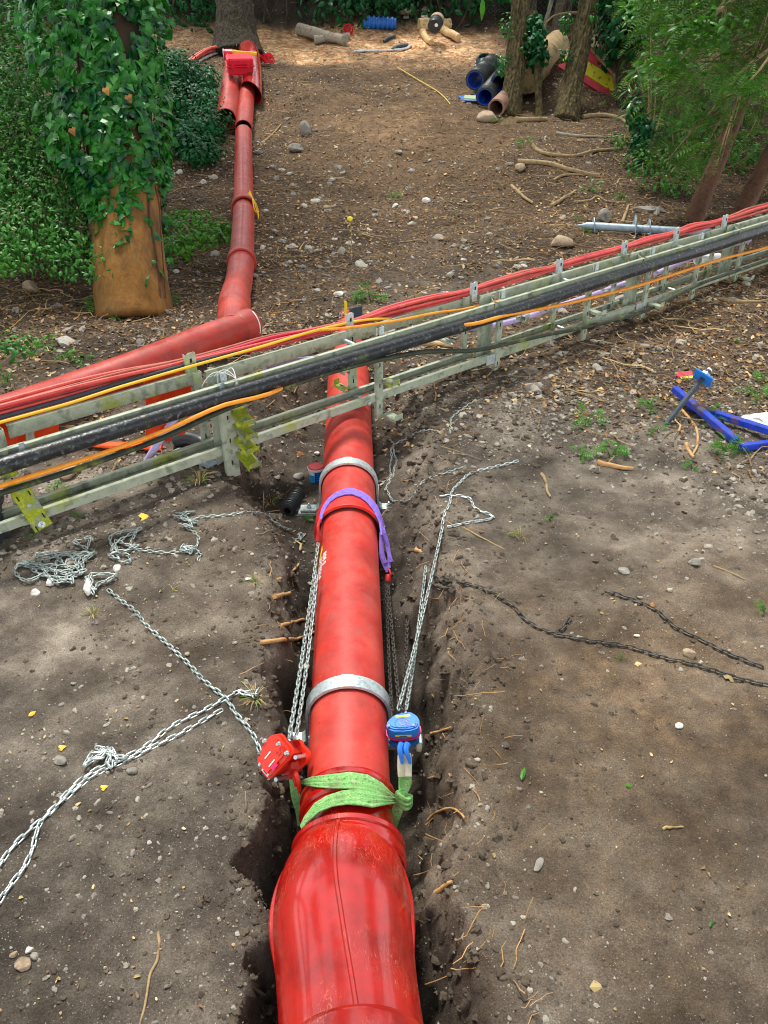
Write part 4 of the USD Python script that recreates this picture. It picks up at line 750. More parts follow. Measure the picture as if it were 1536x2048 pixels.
t, P = length('drain_pipe', 'open ended red drain pipe lying loose beside the uphill pipe', [(452, 238), (461, 180), (470, 118)], ro=.178)
E1 = on_ground_axis(482, 142, .2); E1 = deep(480, 137, zc(E1) - .72)
t = thing('tool_case', 'bright red plastic case with a ribbed lid sitting on the pipes', 'tool case')
Rc = rot([0, 0, 1], 14) @ rot([1, 0, 0], 12)
part(t, 'body', cbox(.47, .30, .16, .02, Rc, E1), 'crate_red', 25); part(t, 'lid', cbox(.49, .32, .12, .025, Rc, E1 + Rc @ A(0, 0, .15)), 'crate_red', 25)
part(t, 'rim', cbox(.52, .35, .022, .006, Rc, E1 + Rc @ A(0, 0, .083)), 'crate_red', 25)
for k in (-1, 1):
    part(t, 'latch', cbox(.06, .02, .09, .005, Rc, E1 + Rc @ A(.15 * k, -.168, .085)), 'crate_red', 25); part(t, 'rib', cbox(.02, .335, .13, .005, Rc, E1 + Rc @ A(.2 * k, 0, .155)), 'crate_red', 25)
q = E1 + A(-.34, .40, .20)
t = thing('sling_roll', 'rolled red and yellow strap with a pale end disc behind the red case', 'strap roll')
part(t, 'roll', lathe([(0, 0), (.09, 0), (.10, .02), (.10, .16), (0, .16)], 20, q, (1, .1, 0)), 'lid_red', 35); part(t, 'disc', lathe([(.035, -.004), (.105, -.004), (.105, -.02), (.035, -.02), (.035, -.004)], 24, q, (1, .1, 0)), 'grey_strip', 35)
part(t, 'band', bar(q + A(.16, 0, .05), q + A(.62, .02, .02), .12, .05), 'yellow_cable')
q = on_ground_axis(522, 118, .1)
single('red_ribbon', 'crumpled red and yellow ribbon beside the red case', 'ribbon', merge(*[strap([q, q + A(random.Random(k).uniform(-.15, .25), random.Random(k + 9).uniform(-.2, .2), random.Random(k + 5).uniform(.0, .16)), q + A(random.Random(k + 2).uniform(.05, .3), random.Random(k + 7).uniform(-.2, .2), -.06)], .05, .006, n=8) for k in range(9)]), 'lid_red', 50)
single('white_bottle', 'small white bottle lying behind the red ribbon by the dark tree', 'bottle', lathe([(0, 0), (.05, 0), (.055, .01), (.055, .15), (.03, .18), (.025, .20), (0, .20)], 16, on_ground_axis(516, 109, .05), (1, 0, .05)), 'tub_white')
sa, sb = on_ground_axis(384, 132, .03), on_ground_axis(470, 98, .05)
t = thing('conduit_bundle', 'bundle of thin pink conduits tied together behind the dark tree', 'conduit bundle')
for k in range(12):
    o = A(.05 * math.cos(k * 2.4), .1 * math.sin(k * 2.4), .03 + .035 * (k % 3)); part(t, 'conduit', tube(smooth_line([sa + o + A(-.03 * (k % 4), 0, 0), (sa + sb) / 2 + o + A(0, 0, .05 + .02 * (k % 3)), sb + o * .8], 12), .024, 7), 'red_cable' if k % 3 else 'grey_strip')
for a_ in (.3, .62): q = sa + (sb - sa) * a_ + A(0, 0, .09); part(t, 'tie', tube(np.array([q + .15 * (math.cos(b) * A(.3, 1, 0) + math.sin(b) * A(0, 0, .7)) for b in np.linspace(0, 6.28, 16)]), .012, 5), 'rod_dark')

# ------------------------------------------------------------------ chains and hoists
def link_mesh(L, w, r, n=12, m=5):
    """One chain link along x: inner length L, inner width w, wire radius r."""
    a_ = np.linspace(0, 2 * np.pi, n, endpoint=False); hw = w / 2 + r; st_ = (L + 2 * r) / 2 - hw
    C = np.stack([np.sign(np.cos(a_)) * st_ * (np.abs(np.cos(a_)) > 1e-6) + hw * np.cos(a_), hw * np.sin(a_), 0 * a_], 1)
    Tn = np.roll(C, -1, 0) - np.roll(C, 1, 0); Tn /= np.linalg.norm(Tn, axis=1, keepdims=True); No = np.cross(Tn, [0, 0, 1.0]); b = np.arange(m) * 2 * np.pi / m
    V = C[:, None] + r * (np.cos(b)[None, :, None] * No[:, None] + np.sin(b)[None, :, None] * A(0, 0, 1)); i, j = np.meshgrid(np.arange(n), np.arange(m), indexing='ij')
    q = np.stack([i * m + j, ((i + 1) % n) * m + j, ((i + 1) % n) * m + (j + 1) % m, i * m + (j + 1) % m], -1).reshape(-1, 4); return V.reshape(-1, 3), q
def chain(parent, P, pitch, r, mtl, rnd=None, links=True, twist=45, lay=0.0):
    """Interlocking links along the points (3D), alternately turned; each link is a part (links) or all are one part."""
    P = np.asarray(P, float); d = np.concatenate([[0], np.cumsum(np.linalg.norm(np.diff(P, axis=0), axis=1))]); k = int(d[-1] / pitch)
    C = np.stack([np.interp((np.arange(k + 1)) * pitch, d, P[:, q]) for q in range(3)], 1); g = link_mesh(pitch, r * 1.9, r); out = []; base = rnd.uniform(0, 30) if rnd else 0
    for i in range(k):
        t_ = unit(C[i + 1] - C[i]); R = np.stack([t_, *(lambda y: (y, np.cross(t_, y)))(unit(np.cross(A(0, 0, 1) if abs(t_[2]) < .95 else A(0, 1, 0), t_)))], 1)
        R = R @ rot([1, 0, 0], (twist if i % 2 else -(90 - twist)) + base + (rnd.uniform(-lay, lay) if rnd else 0)); out.append((R, (C[i] + C[i + 1]) / 2))
    if links:
        for R, c in out: part(parent, 'link', xf(g, R, c), mtl, True)
    elif out: part(parent, 'links', merge(*[xf(g, R, c) for R, c in out]), mtl, True, kind='stuff')
def ground_chain(name, label, runs, pitch, r, mtl, links=True, seed=0, h=None, wob=.012, group=None):
    rn = random.Random(seed); t = thing(name, label, 'chain', group)
    for pts in runs:
        P = np.array([G(x, y) for x, y in pts]); n = max(30, int(np.sum(np.linalg.norm(np.diff(P, axis=0), axis=1)) / .03)); P = smooth_line(P, n)
        P[:, 0] += wob * np.sin(np.arange(n) * .55 + seed) * np.sin(np.arange(n) * .13); P[:, 2] = gz(P[:, 0], P[:, 1]) + (r * 1.6 if h is None else h); P[:, 2] = gaussian_filter1d(P[:, 2], 1.5)
        chain(t, P, pitch, r, mtl, rn, links, lay=9)
    return t
def heap(t, cx, cy, sx, sy, n, pitch, r, mtl, seed, kind_links=False):
    """A tangle of chain heaped on the ground about a photo pixel; sx, sy are its reach in pixels."""
    rn = random.Random(seed); pts = []
    for k in range(n): pts.append((cx + sx * rn.uniform(-1, 1), cy + sy * rn.uniform(-1, 1)))
    P = smooth_line(np.array([G(x, y) for x, y in pts]), n * 9)
    P[:, 2] = gz(P[:, 0], P[:, 1]) + r * 1.5 + np.array([rn.uniform(0, .035) for _ in range(len(P))]); P[:, 2] = gaussian_filter1d(P[:, 2], 3); chain(t, P, pitch, r, mtl, rn, False, lay=25)
t = ground_chain('hand_chain', 'bright galvanised loop chain trailing off to the lower left corner', [[(-60, 1822), (0, 1738), (55, 1662), (110, 1618), (165, 1560), (205, 1535), (262, 1510), (330, 1465), (400, 1425), (450, 1398), (490, 1384), (520, 1386)], [(-60, 1915), (0, 1812), (40, 1745), (90, 1640), (130, 1600), (190, 1552), (250, 1522), (310, 1496), (390, 1450), (455, 1418)]], .040, .0042, 'chain_bright', True, 1)
heap(t, 212, 1524, 42, 26, 14, .040, .0042, 'chain_bright', 3); heap(t, 500, 1392, 22, 8, 6, .040, .0042, 'chain_bright', 5)
t = ground_chain('load_chain', 'grey steel chain running from the red hoist up to the tangled heap', [[(520, 1505), (500, 1462), (462, 1415), (420, 1372), (372, 1325), (320, 1280), (280, 1235), (240, 1200), (215, 1180)]], .036, .0046, 'chain_grey', True, 7)
heap(t, 205, 1170, 30, 26, 10, .036, .0042, 'chain_grey', 8); heap(t, 175, 1135, 60, 34, 11, .036, .0042, 'chain_grey', 28); heap(t, 120, 1142, 90, 36, 15, .036, .0042, 'chain_grey', 9)
t = ground_chain('load_chain', 'tangled grey chain heap between the rack and the trench, trailing into the trench', [[(250, 1090), (290, 1103), (340, 1107), (390, 1100), (395, 1075), (372, 1050), (400, 1036), (450, 1032), (500, 1026), (535, 1034), (560, 1052), (582, 1062)], [(380, 1100), (402, 1110), (394, 1128)]], .034, .0038, 'chain_grey', False, 11)
heap(t, 262, 1088, 42, 32, 12, .034, .0038, 'chain_grey', 12); heap(t, 375, 1045, 32, 24, 9, .034, .0038, 'chain_grey', 13); heap(t, 380, 1102, 24, 8, 8, .034, .0038, 'chain_grey', 14); heap(t, 160, 1092, 24, 12, 7, .034, .0038, 'chain_grey', 15); heap(t, 245, 1120, 28, 10, 9, .034, .0038, 'chain_grey', 16)
ground_chain('load_chain', 'pale grey chain on the right bank reaching the bare patch of soil', [[(885, 1050), (905, 990), (935, 952), (985, 936), (1040, 921)], [(880, 994), (910, 993), (935, 998), (955, 1018), (985, 1035), (940, 1045), (890, 1057)]], .036, .0040, 'chain_bright', False, 17)
ground_chain('load_chain', 'thin grey chain looping up beside the upper pipe clamp', [[(770, 985), (783, 950), (780, 905), (800, 885), (830, 865), (860, 860), (880, 868)], [(900, 868), (903, 842), (925, 818), (965, 800), (1005, 790)], [(775, 980), (800, 998), (818, 1002), (845, 968), (890, 948), (935, 934)], [(760, 975), (790, 945), (790, 910), (778, 880)]], .032, .0034, 'chain_grey', False, 19)
ground_chain('load_chain', 'dark muddy chain looping over the right edge of the trench', [[(862, 1140), (890, 1168), (930, 1172), (975, 1182), (1020, 1212), (1060, 1250), (1108, 1268), (1138, 1236)], [(845, 1182), (880, 1180), (912, 1176)]], .040, .0052, 'chain_dark', False, 21)
ground_chain('load_chain', 'dark chain half buried in gravel at the right edge, upper strand', [[(1212, 1184), (1270, 1204), (1340, 1246), (1430, 1298), (1540, 1344)]], .040, .0052, 'chain_dark', False, 22)
ground_chain('load_chain', 'dark chain half buried in gravel at the right edge, lower strand', [[(1110, 1272), (1180, 1284), (1245, 1292), (1330, 1320), (1420, 1342), (1540, 1374)]], .040, .0052, 'chain_dark', False, 23)
ground_chain('hand_chain', 'small knot of thin chain on the trench floor left of the purple sling', [[(585, 1075), (600, 1080), (610, 1072), (598, 1066), (604, 1086)]], .03, .0034, 'chain_grey', False, 24)

def tight(t, a_, b_, pitch, r, mtl, sag=.02, seed=0, links=True):
    P = smooth_line(np.array([a_, (a_ + b_) / 2 - A(0, 0, sag), b_]), 60); chain(t, P, pitch, r, mtl, random.Random(seed), links, lay=4)
# red hoist on the left
Zr = 3.50; M = Zr / FPX
def px3(x, y, dz=0.0): return deep(x, y, Zr + dz)
cR = px3(561, 1510); Rt = rot([1, 0, 0], -90 + 90 - math.degrees(PITCH) + 0); UPC, FWD = A(0, SP, CP), A(0, CP, -SP)
RB = np.stack([A(1, 0, 0), UPC, -FWD], 1); RBt = rot(UPC, -24) @ rot([1, 0, 0], -10) @ RB
def zpx(pts, ox, oy, sc, cx, cy): return [((x / sc + ox - cx) * M, -(y / sc + oy - cy) * M) for x, y in pts]
HO = zpx([(330, 590), (400, 530), (480, 490), (570, 468), (640, 500), (690, 570), (770, 620), (845, 700), (850, 760), (780, 880), (660, 1020), (540, 1150), (460, 1225), (400, 1215), (280, 1110), (200, 980), (185, 900), (240, 870), (255, 720)], 500, 1420, 8.53, 568, 1517)
t = thing('chain_hoist', 'red chain hoist with silver bolts hanging at the left side of the pipe', 'chain hoist')
hp = Polygon(HO); hp_s = hp.buffer(-.010).buffer(.004)
part(t, 'front_cover', merge(extrude(HO, .022, cR, RBt), extrude(list(hp_s.exterior.coords), .012, cR + RBt @ A(0, 0, .022), RBt), extrude(list(hp.buffer(-.022).exterior.coords), .010, cR + RBt @ A(0, 0, .033), RBt)), 'hoist_red', 30)
part(t, 'back_cover', extrude([(x * .92, y * .92) for x, y in HO], .03, cR + RBt @ A(.03, -.02, -.105), RBt), 'hoist_red', 30)
part(t, 'core', extrude(list(hp.buffer(-.02).exterior.coords), .085, cR + RBt @ A(.015, -.01, -.08), RBt), 'hoist_red_dark', 30)
F3 = .045
for bx, by in ((305, 600), (605, 620), (265, 1020), (790, 760)):
    x, y = zpx([(bx, by)], 500, 1420, 8.53, 568, 1517)[0]
    part(t, 'bolt', lathe([(0, .02), (.010, .02), (.012, .03), (.012, .036), (.009, .040), (.006, .046), (0, .047)], 10, cR + RBt @ A(x * .93, y * .93, .0), RBt[:, 2]), 'steel', 30)
for bx, by in ((880, 830), (540, 1235)):
    x, y = zpx([(bx, by)], 500, 1420, 8.53, 568, 1517)[0]; part(t, 'spacer', lathe([(0, 0), (.009, 0), (.009, .09), (0, .09)], 10, cR + RBt @ A(x, y, -.085), RBt[:, 2]), 'steel', 30)
ang = 59
def flat(g, x, y, z, deg): return xf(g, RBt @ rot([0, 0, 1], deg), cR + RBt @ A(x, y, z))
for (x0, y0) in ((435, 830), (530, 950)):
    x, y = zpx([(x0, y0)], 500, 1420, 8.53, 568, 1517)[0]; part(t, 'white_stripe', flat(cbox(.040, .0055, .002, .0008), x, y, F3, ang - 6), 'label_white', False)
x, y = zpx([(585, 1000)], 500, 1420, 8.53, 568, 1517)[0]; part(t, 'pink_mark', flat(cbox(.034, .016, .0012, .0004), x, y, F3, ang - 8), 'magenta', False)
x, y = zpx([(395, 1118)], 500, 1420, 8.53, 568, 1517)[0]; lb_ = part(t, 'label', flat(cbox(.040, .013, .0016, .0005), x, y, .0345, -38), 'label_white', False); part(lb_, 'print', flat(cbox(.022, .006, .001, .0003), x, y, .0358, -38), 'tub_blue', False)
v, f = arr(meshkit.text_mesh('1/26', .020, .0012, True)); x, y = zpx([(640, 830)], 500, 1420, 8.53, 568, 1517)[0]; part(t, 'marking', flat((v, f), x, y, F3 - .0005, 52), 'hook_red', False)
hk = px3(592, 1553, -.02)
part(t, 'hook', merge(tube(smooth_line([px3(588, 1540), px3(593, 1552, -.03), px3(597, 1568, -.035), px3(599, 1584, -.02)], 14), np.linspace(.013, .008, 14), 8), tube(smooth_line([px3(583, 1545), px3(588, 1556, -.02), px3(592, 1572, -.02)], 12), .008, 8), lathe([(0, 0), (.020, 0), (.022, .015), (.018, .03), (0, .03)], 12, px3(588, 1536), UPC)), 'hoist_red_dark', 40)
tL = thing('load_chain', 'steel load chain stretched from the red hook down to the red hoist', 'chain')
tight(tL, HOOK_L + A(0, -.03, -.01), px3(578, 1478, -.02), .034, .0042, 'chain_grey', .03, 3)
tL2 = thing('load_chain', 'slack steel chain hanging beside the pipe into the red hoist', 'chain')
tight(tL2, deep(634, 1150, zc(HOOK_L) - .45), px3(590, 1484, .0), .034, .0040, 'chain_grey', .05, 4)
# blue hoist on the right
Zq = 3.80; MB_ = Zq / FPX; cB = deep(806, 1446, Zq - .03)
AXB = unit(A(-.05, -.16, .98)); RQ = np.stack([unit(np.cross(unit(A(0, 1, .6)), AXB)), A(0, 0, 0), AXB], 1); RQ[:, 1] = np.cross(RQ[:, 2], RQ[:, 0])
BO = [((x / 10.97 + 740 - 803) * MB_, -(y / 10.97 + 1400 - 1446) * MB_ * 1.06) for x, y in [(330, 570), (350, 480), (400, 410), (500, 320), (600, 270), (700, 245), (850, 245), (930, 290), (1000, 350), (1045, 440), (1050, 540), (1000, 640), (860, 690), (700, 705), (500, 700), (390, 660)]]
bp_ = Polygon(BO)
t = thing('chain_hoist', 'blue chain hoist with yellow labels hanging at the right side of the pipe', 'chain hoist')
part(t, 'cover', merge(extrude(BO, .058, cB - AXB * .058, RQ), extrude(list(bp_.buffer(-.008).exterior.coords), .006, cB, RQ), extrude(list(bp_.buffer(-.016).exterior.coords), .004, cB + AXB * .006, RQ)), 'hoist_blue', 30)
part(t, 'flange', extrude(list(bp_.buffer(.007).exterior.coords), .006, cB - AXB * .066, RQ), 'magenta', 30, 'worn reddish flange under the cover')
part(t, 'core', extrude(list(bp_.buffer(-.012).exterior.coords), .045, cB - AXB * .11, RQ), 'rod_dark', 30); part(t, 'back_cover', extrude(list(bp_.buffer(-.004).exterior.coords), .025, cB - AXB * .137, RQ), 'hoist_blue', 30)
lb1 = part(t, 'label', xf(cbox(.066, .010, .0016, .0005), RQ @ rot([0, 0, 1], 5), cB + RQ @ A(.0, .030, .0106)), 'label_yellow', False)
side = unit(-RQ[:, 1]); Rs_ = np.stack([RQ[:, 0], np.cross(side, RQ[:, 0]), side], 1)
yb = min(y for x, y in BO)
lb2 = part(t, 'label', xf(cbox(.074, .011, .003, .0005), Rs_, cB + RQ @ A(.0, yb - .0008, -.034)), 'label_yellow', False); part(lb2, 'print', xf(cbox(.034, .004, .001, .0003), Rs_, cB + RQ @ A(.0, yb - .0030, -.034)), 'hole_dark', False)
part(t, 'marking', merge(xf(meshkit.text_mesh('CS', .028, .0010, True), RQ, cB + RQ @ A(-.018, -.018, .0101)), tube(np.array([cB + RQ @ A(.032 * math.cos(a_) - .004, .026 * math.sin(a_) - .008, .0102) for a_ in np.linspace(.6, 5.6, 24)]), .0012, 5)), 'beam_blue', 40)
for x, y in ((350, 610), (945, 600), (760, 250)): part(t, 'bolt', lathe([(0, 0), (.006, 0), (.006, .006), (0, .008)], 8, cB + RQ @ A((x / 10.97 + 740 - 803) * MB_ * .9, -(y / 10.97 + 1400 - 1446) * MB_ * .92, .006), AXB), 'steel', 30)
for k, (x0, x1) in enumerate(((800, 804), (812, 820))):
    part(t, 'hook', tube(smooth_line([deep(x0 + 3, 1488, Zb - .02), deep(x0, 1500, Zb - .045), deep((x0 + x1) / 2, 1512, Zb - .05), deep(x1, 1526, Zb - .03)], 16), np.linspace(.014, .007, 16), 8), 'hook_blue', 40)
part(t, 'chain_bag', rough(trimesh.creation.icosphere(2, .018), .008, 40, 3) if False else xf(rough(trimesh.creation.icosphere(2, 1), .3, 2, 3), np.diag([.014, .012, .026]), deep(838, 1496, Zq)), 'pale_web', 40, 'scrap of clear tape')
for k, (a_, b_, lab, sg) in enumerate(((HOOK_R + A(0, -.03, -.02), deep(800, 1420, Zq), 'steel load chain from the purple sling hook to the blue hoist', .03), (G(885, 1055, .01), deep(795, 1424, Zq - .01), 'grey chain from the right bank down to the blue hoist, outer strand', .05), (G(852, 1135, .01), deep(812, 1420, Zq + .01), 'grey chain from the trench edge down to the blue hoist, inner strand', .06), (deep(772, 1165, zc(HOOK_R) + .05), deep(784, 1425, Zq + .05), 'dark slack chain close against the right side of the pipe', .06), (deep(815, 1240, zc(HOOK_R) - .3), deep(806, 1420, Zq), 'short dark chain strand between the outer chains above the blue hoist', .05))):
    tx = thing('load_chain', lab, 'chain'); tight(tx, a_, b_, .034, .0042 if k != 3 else .0038, 'chain_grey' if k in (1, 2) else 'chain_dark', sg, 30 + k)

# ------------------------------------------------------------------ steel things on the right
t = thing('steel_frame', 'blue painted steel frame of crossed beams lying on the ground at right', 'steel frame')
def beam(p0, p1, z0, z1, w=.052, h=.052):
    a_, b_ = G(*p0, z0), G(*p1, z1); part(t, 'beam', bar(a_, b_, w, h, c=.006), 'beam_blue', 25)
beam((1345, 796), (1470, 895), .08, .05); beam((1376, 818), (1600, 908), .03, .10); beam((1478, 903), (1610, 884), .03, .03, .05, .05)
a_, b_ = G(1326, 852, -.02), deep(1418, 741, zc(G(1395, 850)) + .02)
t = thing('threaded_rod', 'dark threaded rod leaning over the blue frame with a blue square plate', 'threaded rod')
part(t, 'rod', tube(dens(a_, b_, 14), .020, 12), 'rod_dark', 40); d_ = unit(b_ - a_); q = b_ - d_ * .075; Rp = rot(d_, 22) @ basis(d_)
part(t, 'plate', cbox(.15, .15, .014, .004, Rp, q), 'hoist_blue', 25); part(t, 'nut', lathe([(.02, 0), (.036, 0), (.038, .01), (.036, .035), (.02, .037)], 6, q + d_ * .007, d_), 'steel', 20); part(t, 'tip', lathe([(0, 0), (.0205, 0), (.019, .014), (0, .015)], 12, b_, d_), 'label_white', 30)
sc0, sc1 = G(1165, 462, .07), G(1320, 474, .09); sc1 = G(1420, 482, .10)
t = thing('ground_screw', 'pale grey steel ground screw with helix plates lying behind the rack', 'ground screw'); d_ = unit(sc1 - sc0)
part(t, 'shaft', lathe([(0, -.10), (.02, -.02), (.048, .05), (.05, .1), (.05, np.linalg.norm(sc1 - sc0)), (0, np.linalg.norm(sc1 - sc0))], 18, sc0, d_), 'screw_grey', 40)
for s_, R_ in ((.10, .115), (.62, .17), (.80, .13)):
    B = basis(d_); V = []
    for k in range(26):
        a_ = k / 25 * 2 * math.pi; c = sc0 + d_ * (s_ + .10 * k / 25); r_ = B @ A(math.cos(a_), math.sin(a_), 0)
        for rr, o in ((.04, 0), (R_, 0), (R_, .009), (.04, .009)): V.append(c + r_ * rr + d_ * o)
    F = [[4 * k + j, 4 * k + (j + 1) % 4, 4 * k + 4 + (j + 1) % 4, 4 * k + 4 + j] for k in range(25) for j in range(4)] + [[0, 3, 2, 1], [100, 101, 102, 103]]
    part(t, 'helix_plate', (np.array(V), np.array(F)), 'screw_grey', 30)
single('white_sack', 'crumpled white sack lying behind the blue frame at the right edge', 'sack', xf(rough(trimesh.creation.icosphere(3, 1), .5, 1.6, 5), np.diag([.17, .10, .05]), G(1526, 850, .03)), 'bag_white', 50)
q = G(1370, 755, .012)
t = thing('plastic_scrap', 'red and yellow plastic scrap on the ground beside the threaded rod', 'plastic scrap'); part(t, 'red_piece', extrude([(-.08, 0), (-.05, .05), (.07, .07), (.06, -.0), (-.06, -.02)], .008, q, rot([1, 0, 0], 12)), 'barrier_red', False); part(t, 'yellow_piece', extrude([(-.05, -.02), (.06, -.002), (.055, -.03), (-.045, -.045)], .008, q, rot([1, 0, 0], 12)), 'label_yellow', False)

# ------------------------------------------------------------------ pipes and debris on the upper slope
def cpipe(label, c0, c1, r, mtl_in=True, dep=0.0, lift=0.0):
    a_ = on_ground_axis(*c0, r + lift); b_ = on_ground_axis(*c1, r + lift * .6) ; t = thing('corrugated_pipe', label, 'corrugated pipe', 'corrugated pipes stacked beside the mossy tree')
    part(t, 'wall', corrug([a_, b_], r, 32, .09, .03, .03), 'duct_black', 40)
    if mtl_in: part(t, 'lining', pipe(dens(a_ - unit(b_ - a_) * .005, b_, 4), r - .024, r - .034, 32), 'duct_blue', 40)
    return a_, b_
cpipe('blue lined black corrugated pipe, leftmost with its open end facing downhill', (950, 160), (984, 128), .175, lift=.16)
cpipe('blue lined black corrugated pipe at the front middle of the stack', (970, 194), (1020, 128), .165)
cpipe('blue lined black corrugated pipe leaning against the mossy tree trunk', (999, 166), (1030, 124), .165, lift=.16)
cc = G(957, 172); b0 = cc + A(.1, .9, -.1); dtop = unit(A(.10, -.62, .78)); top = deep(972, 119, zc(b0) - .35)
t = thing('corrugated_pipe', 'upright black corrugated pipe filled with pale green scraps at top', 'corrugated pipe', 'corrugated pipes stacked beside the mossy tree')
part(t, 'wall', corrug([top - dtop * .8, top], .19, 32, .09, .03, .03), 'duct_black', 40)
part(t, 'scraps', xf(rough(trimesh.creation.icosphere(3, 1), .8, 2.6, 4), basis(dtop) @ np.diag([.16, .15, .07]), top - dtop * .12), 'teal_junk', 20)
a_, b_ = on_ground_axis(992, 216, .15), on_ground_axis(1036, 172, .15)
single('clay_pipe', 'old brown pipe at the foot of the mossy tree trunk', 'pipe', pipe(dens(a_, b_, 6), .155, .125, 32), 'brown_pipe', 40)
q = G(944, 205, .02)
t = thing('plastic_shards', 'broken bright blue plastic shards in front of the stacked pipes', 'plastic shards')
for k, (x, y, w, h, a_) in enumerate([(-.12, .15, .16, .34, 20), (.05, 0, .40, .16, -28), (.16, .06, .14, .30, 40), (-.02, -.08, .3, .10, -20)]): part(t, 'shard', cbox(w, h, .012, .003, rot([0, 0, 1], a_) @ rot([1, 0, 0], 14 + 6 * k), q + A(x, y, .02 + .02 * k)), 'blue_scrap' if k < 3 else 'fresh_leaf', False)
a_, b_ = on_ground_axis(1054, 168, .3), on_ground_axis(1116, 84, .3)
t = thing('fallen_log', 'pale fallen tree trunk lying uphill behind the mossy tree', 'log'); Pn = smooth_line(np.array([a_ + A(0, 0, .12), (a_ + b_) / 2 + A(0, 0, .1), b_]), 22)
part(t, 'trunk', rough(tube(Pn, np.linspace(.30, .24, 22), 20), .03, 1.6, 3), 'trunk_pale', 50)
q = G(1178, 176, .30); Rb_ = rot([0, 0, 1], -32) @ rot([0, 1, 0], 24) @ rot([1, 0, 0], 50)
t = thing('plastic_barrier', 'red and yellow striped plastic barrier panel lying in the undergrowth', 'barrier')
part(t, 'panel', cbox(1.25, .16, .06, .01, Rb_, q + Rb_ @ A(0, .21, 0)), 'barrier_red', 25); part(t, 'panel', cbox(1.2, .13, .06, .01, Rb_, q + Rb_ @ A(0, -.21, 0)), 'barrier_red', 25); part(t, 'stripe', cbox(1.2, .25, .05, .01, Rb_, q), 'barrier_yellow', 25, 'yellow middle stripe'); part(t, 'top_rail', cbox(1.32, .07, .10, .015, Rb_, q + Rb_ @ A(0, .32, 0)), 'barrier_red', 25)
bq = G(697, 68, 0)
t = thing('red_bucket', 'small red bucket lying on the pale soil at the top of the path', 'bucket'); part(t, 'body', pipe(np.array([bq + A(.0, .1, .10), bq + A(0, -.08, .09)]), [.09, .125], [.08, .115], 24), 'lid_red', 40); part(t, 'base', lathe([(0, 0), (.07, 0), (.07, .01), (0, .01)], 24, bq + A(0, .09, .10), (0, -1, 0)), 'lid_red', 40)
a_, b_ = on_ground_axis(727, 44, .12), on_ground_axis(792, 48, .12)
t = thing('corrugated_pipe', 'blue corrugated pipe lying at the foot of the far dark bank', 'corrugated pipe'); part(t, 'wall', corrug([a_, b_], .13, 28, .11, .03, .03), 'blue_scrap', 40)
q0, q1 = on_ground_axis(868, 68, .30), on_ground_axis(878, 46, .30)
t = thing('drum', 'dark drum with a pale band lying on timber at the top of the slope', 'drum'); part(t, 'body', lathe([(0, 0), (.14, 0), (.155, .02), (.155, .25), (.165, .26), (.165, .29), (.155, .3), (.155, .5), (0, .5)], 28, q0 + A(0, 0, .15), q1 - q0), 'black_plastic', 40); part(t, 'band', lathe([(.156, .31), (.163, .315), (.163, .49), (.156, .5)], 28, q0 + A(0, 0, .15), q1 - q0), 'rock_tan', 40); part(t, 'bung', lathe([(0, -.02), (.04, -.02), (.04, .0)], 12, q0 + A(.05, 0, .18), q1 - q0), 'label_white', 40)
for k, (x0, y0, x1, y1, r, lab) in enumerate([(838, 60, 900, 58, .13, 'short pale log under the dark drum'), (880, 62, 916, 84, .10, 'pale split branch sloping down right of the dark drum'), (845, 72, 862, 92, .08, 'pale timber end below the dark drum'), (600, 70, 690, 92, .14, 'brown rotten log near the red bucket'), (628, 88, 700, 80, .10, 'dark broken branch below the rotten log')]):
    a_, b_ = G(x0, y0, r * .8), G(x1, y1, r * .8); single('log', lab, 'log', rough(tube(dens(a_, b_, 14), np.linspace(r, r * .8, 14), 12), .04, 4, k), 'timber' if k < 3 else 'grey_stick', 50)
rs = np.random.default_rng(77)
def rock(label, x, y, s, mtl, sq=(1, .8, .6), seed=0, n=2, group=None):
    p = G(x, y); sz = s * zc(p) / FPX / 2; g = trimesh.creation.icosphere(n, 1); v, f = arr(g); r_ = np.random.default_rng(seed)
    for _ in range(9):
        d = unit(r_.normal(size=3)); c = r_.uniform(.55, .9); h = v @ d; v = v - np.outer(np.maximum(h - c, 0), d)
    v = rough((v, f), .10, 3, seed)[0] * np.array(sq) * sz; return single('rock', label, 'rock', (v @ rot([0, 0, 1], r_.uniform(0, 180)).T + p + A(0, 0, sz * sq[2] * .45), f), mtl, 30, group)
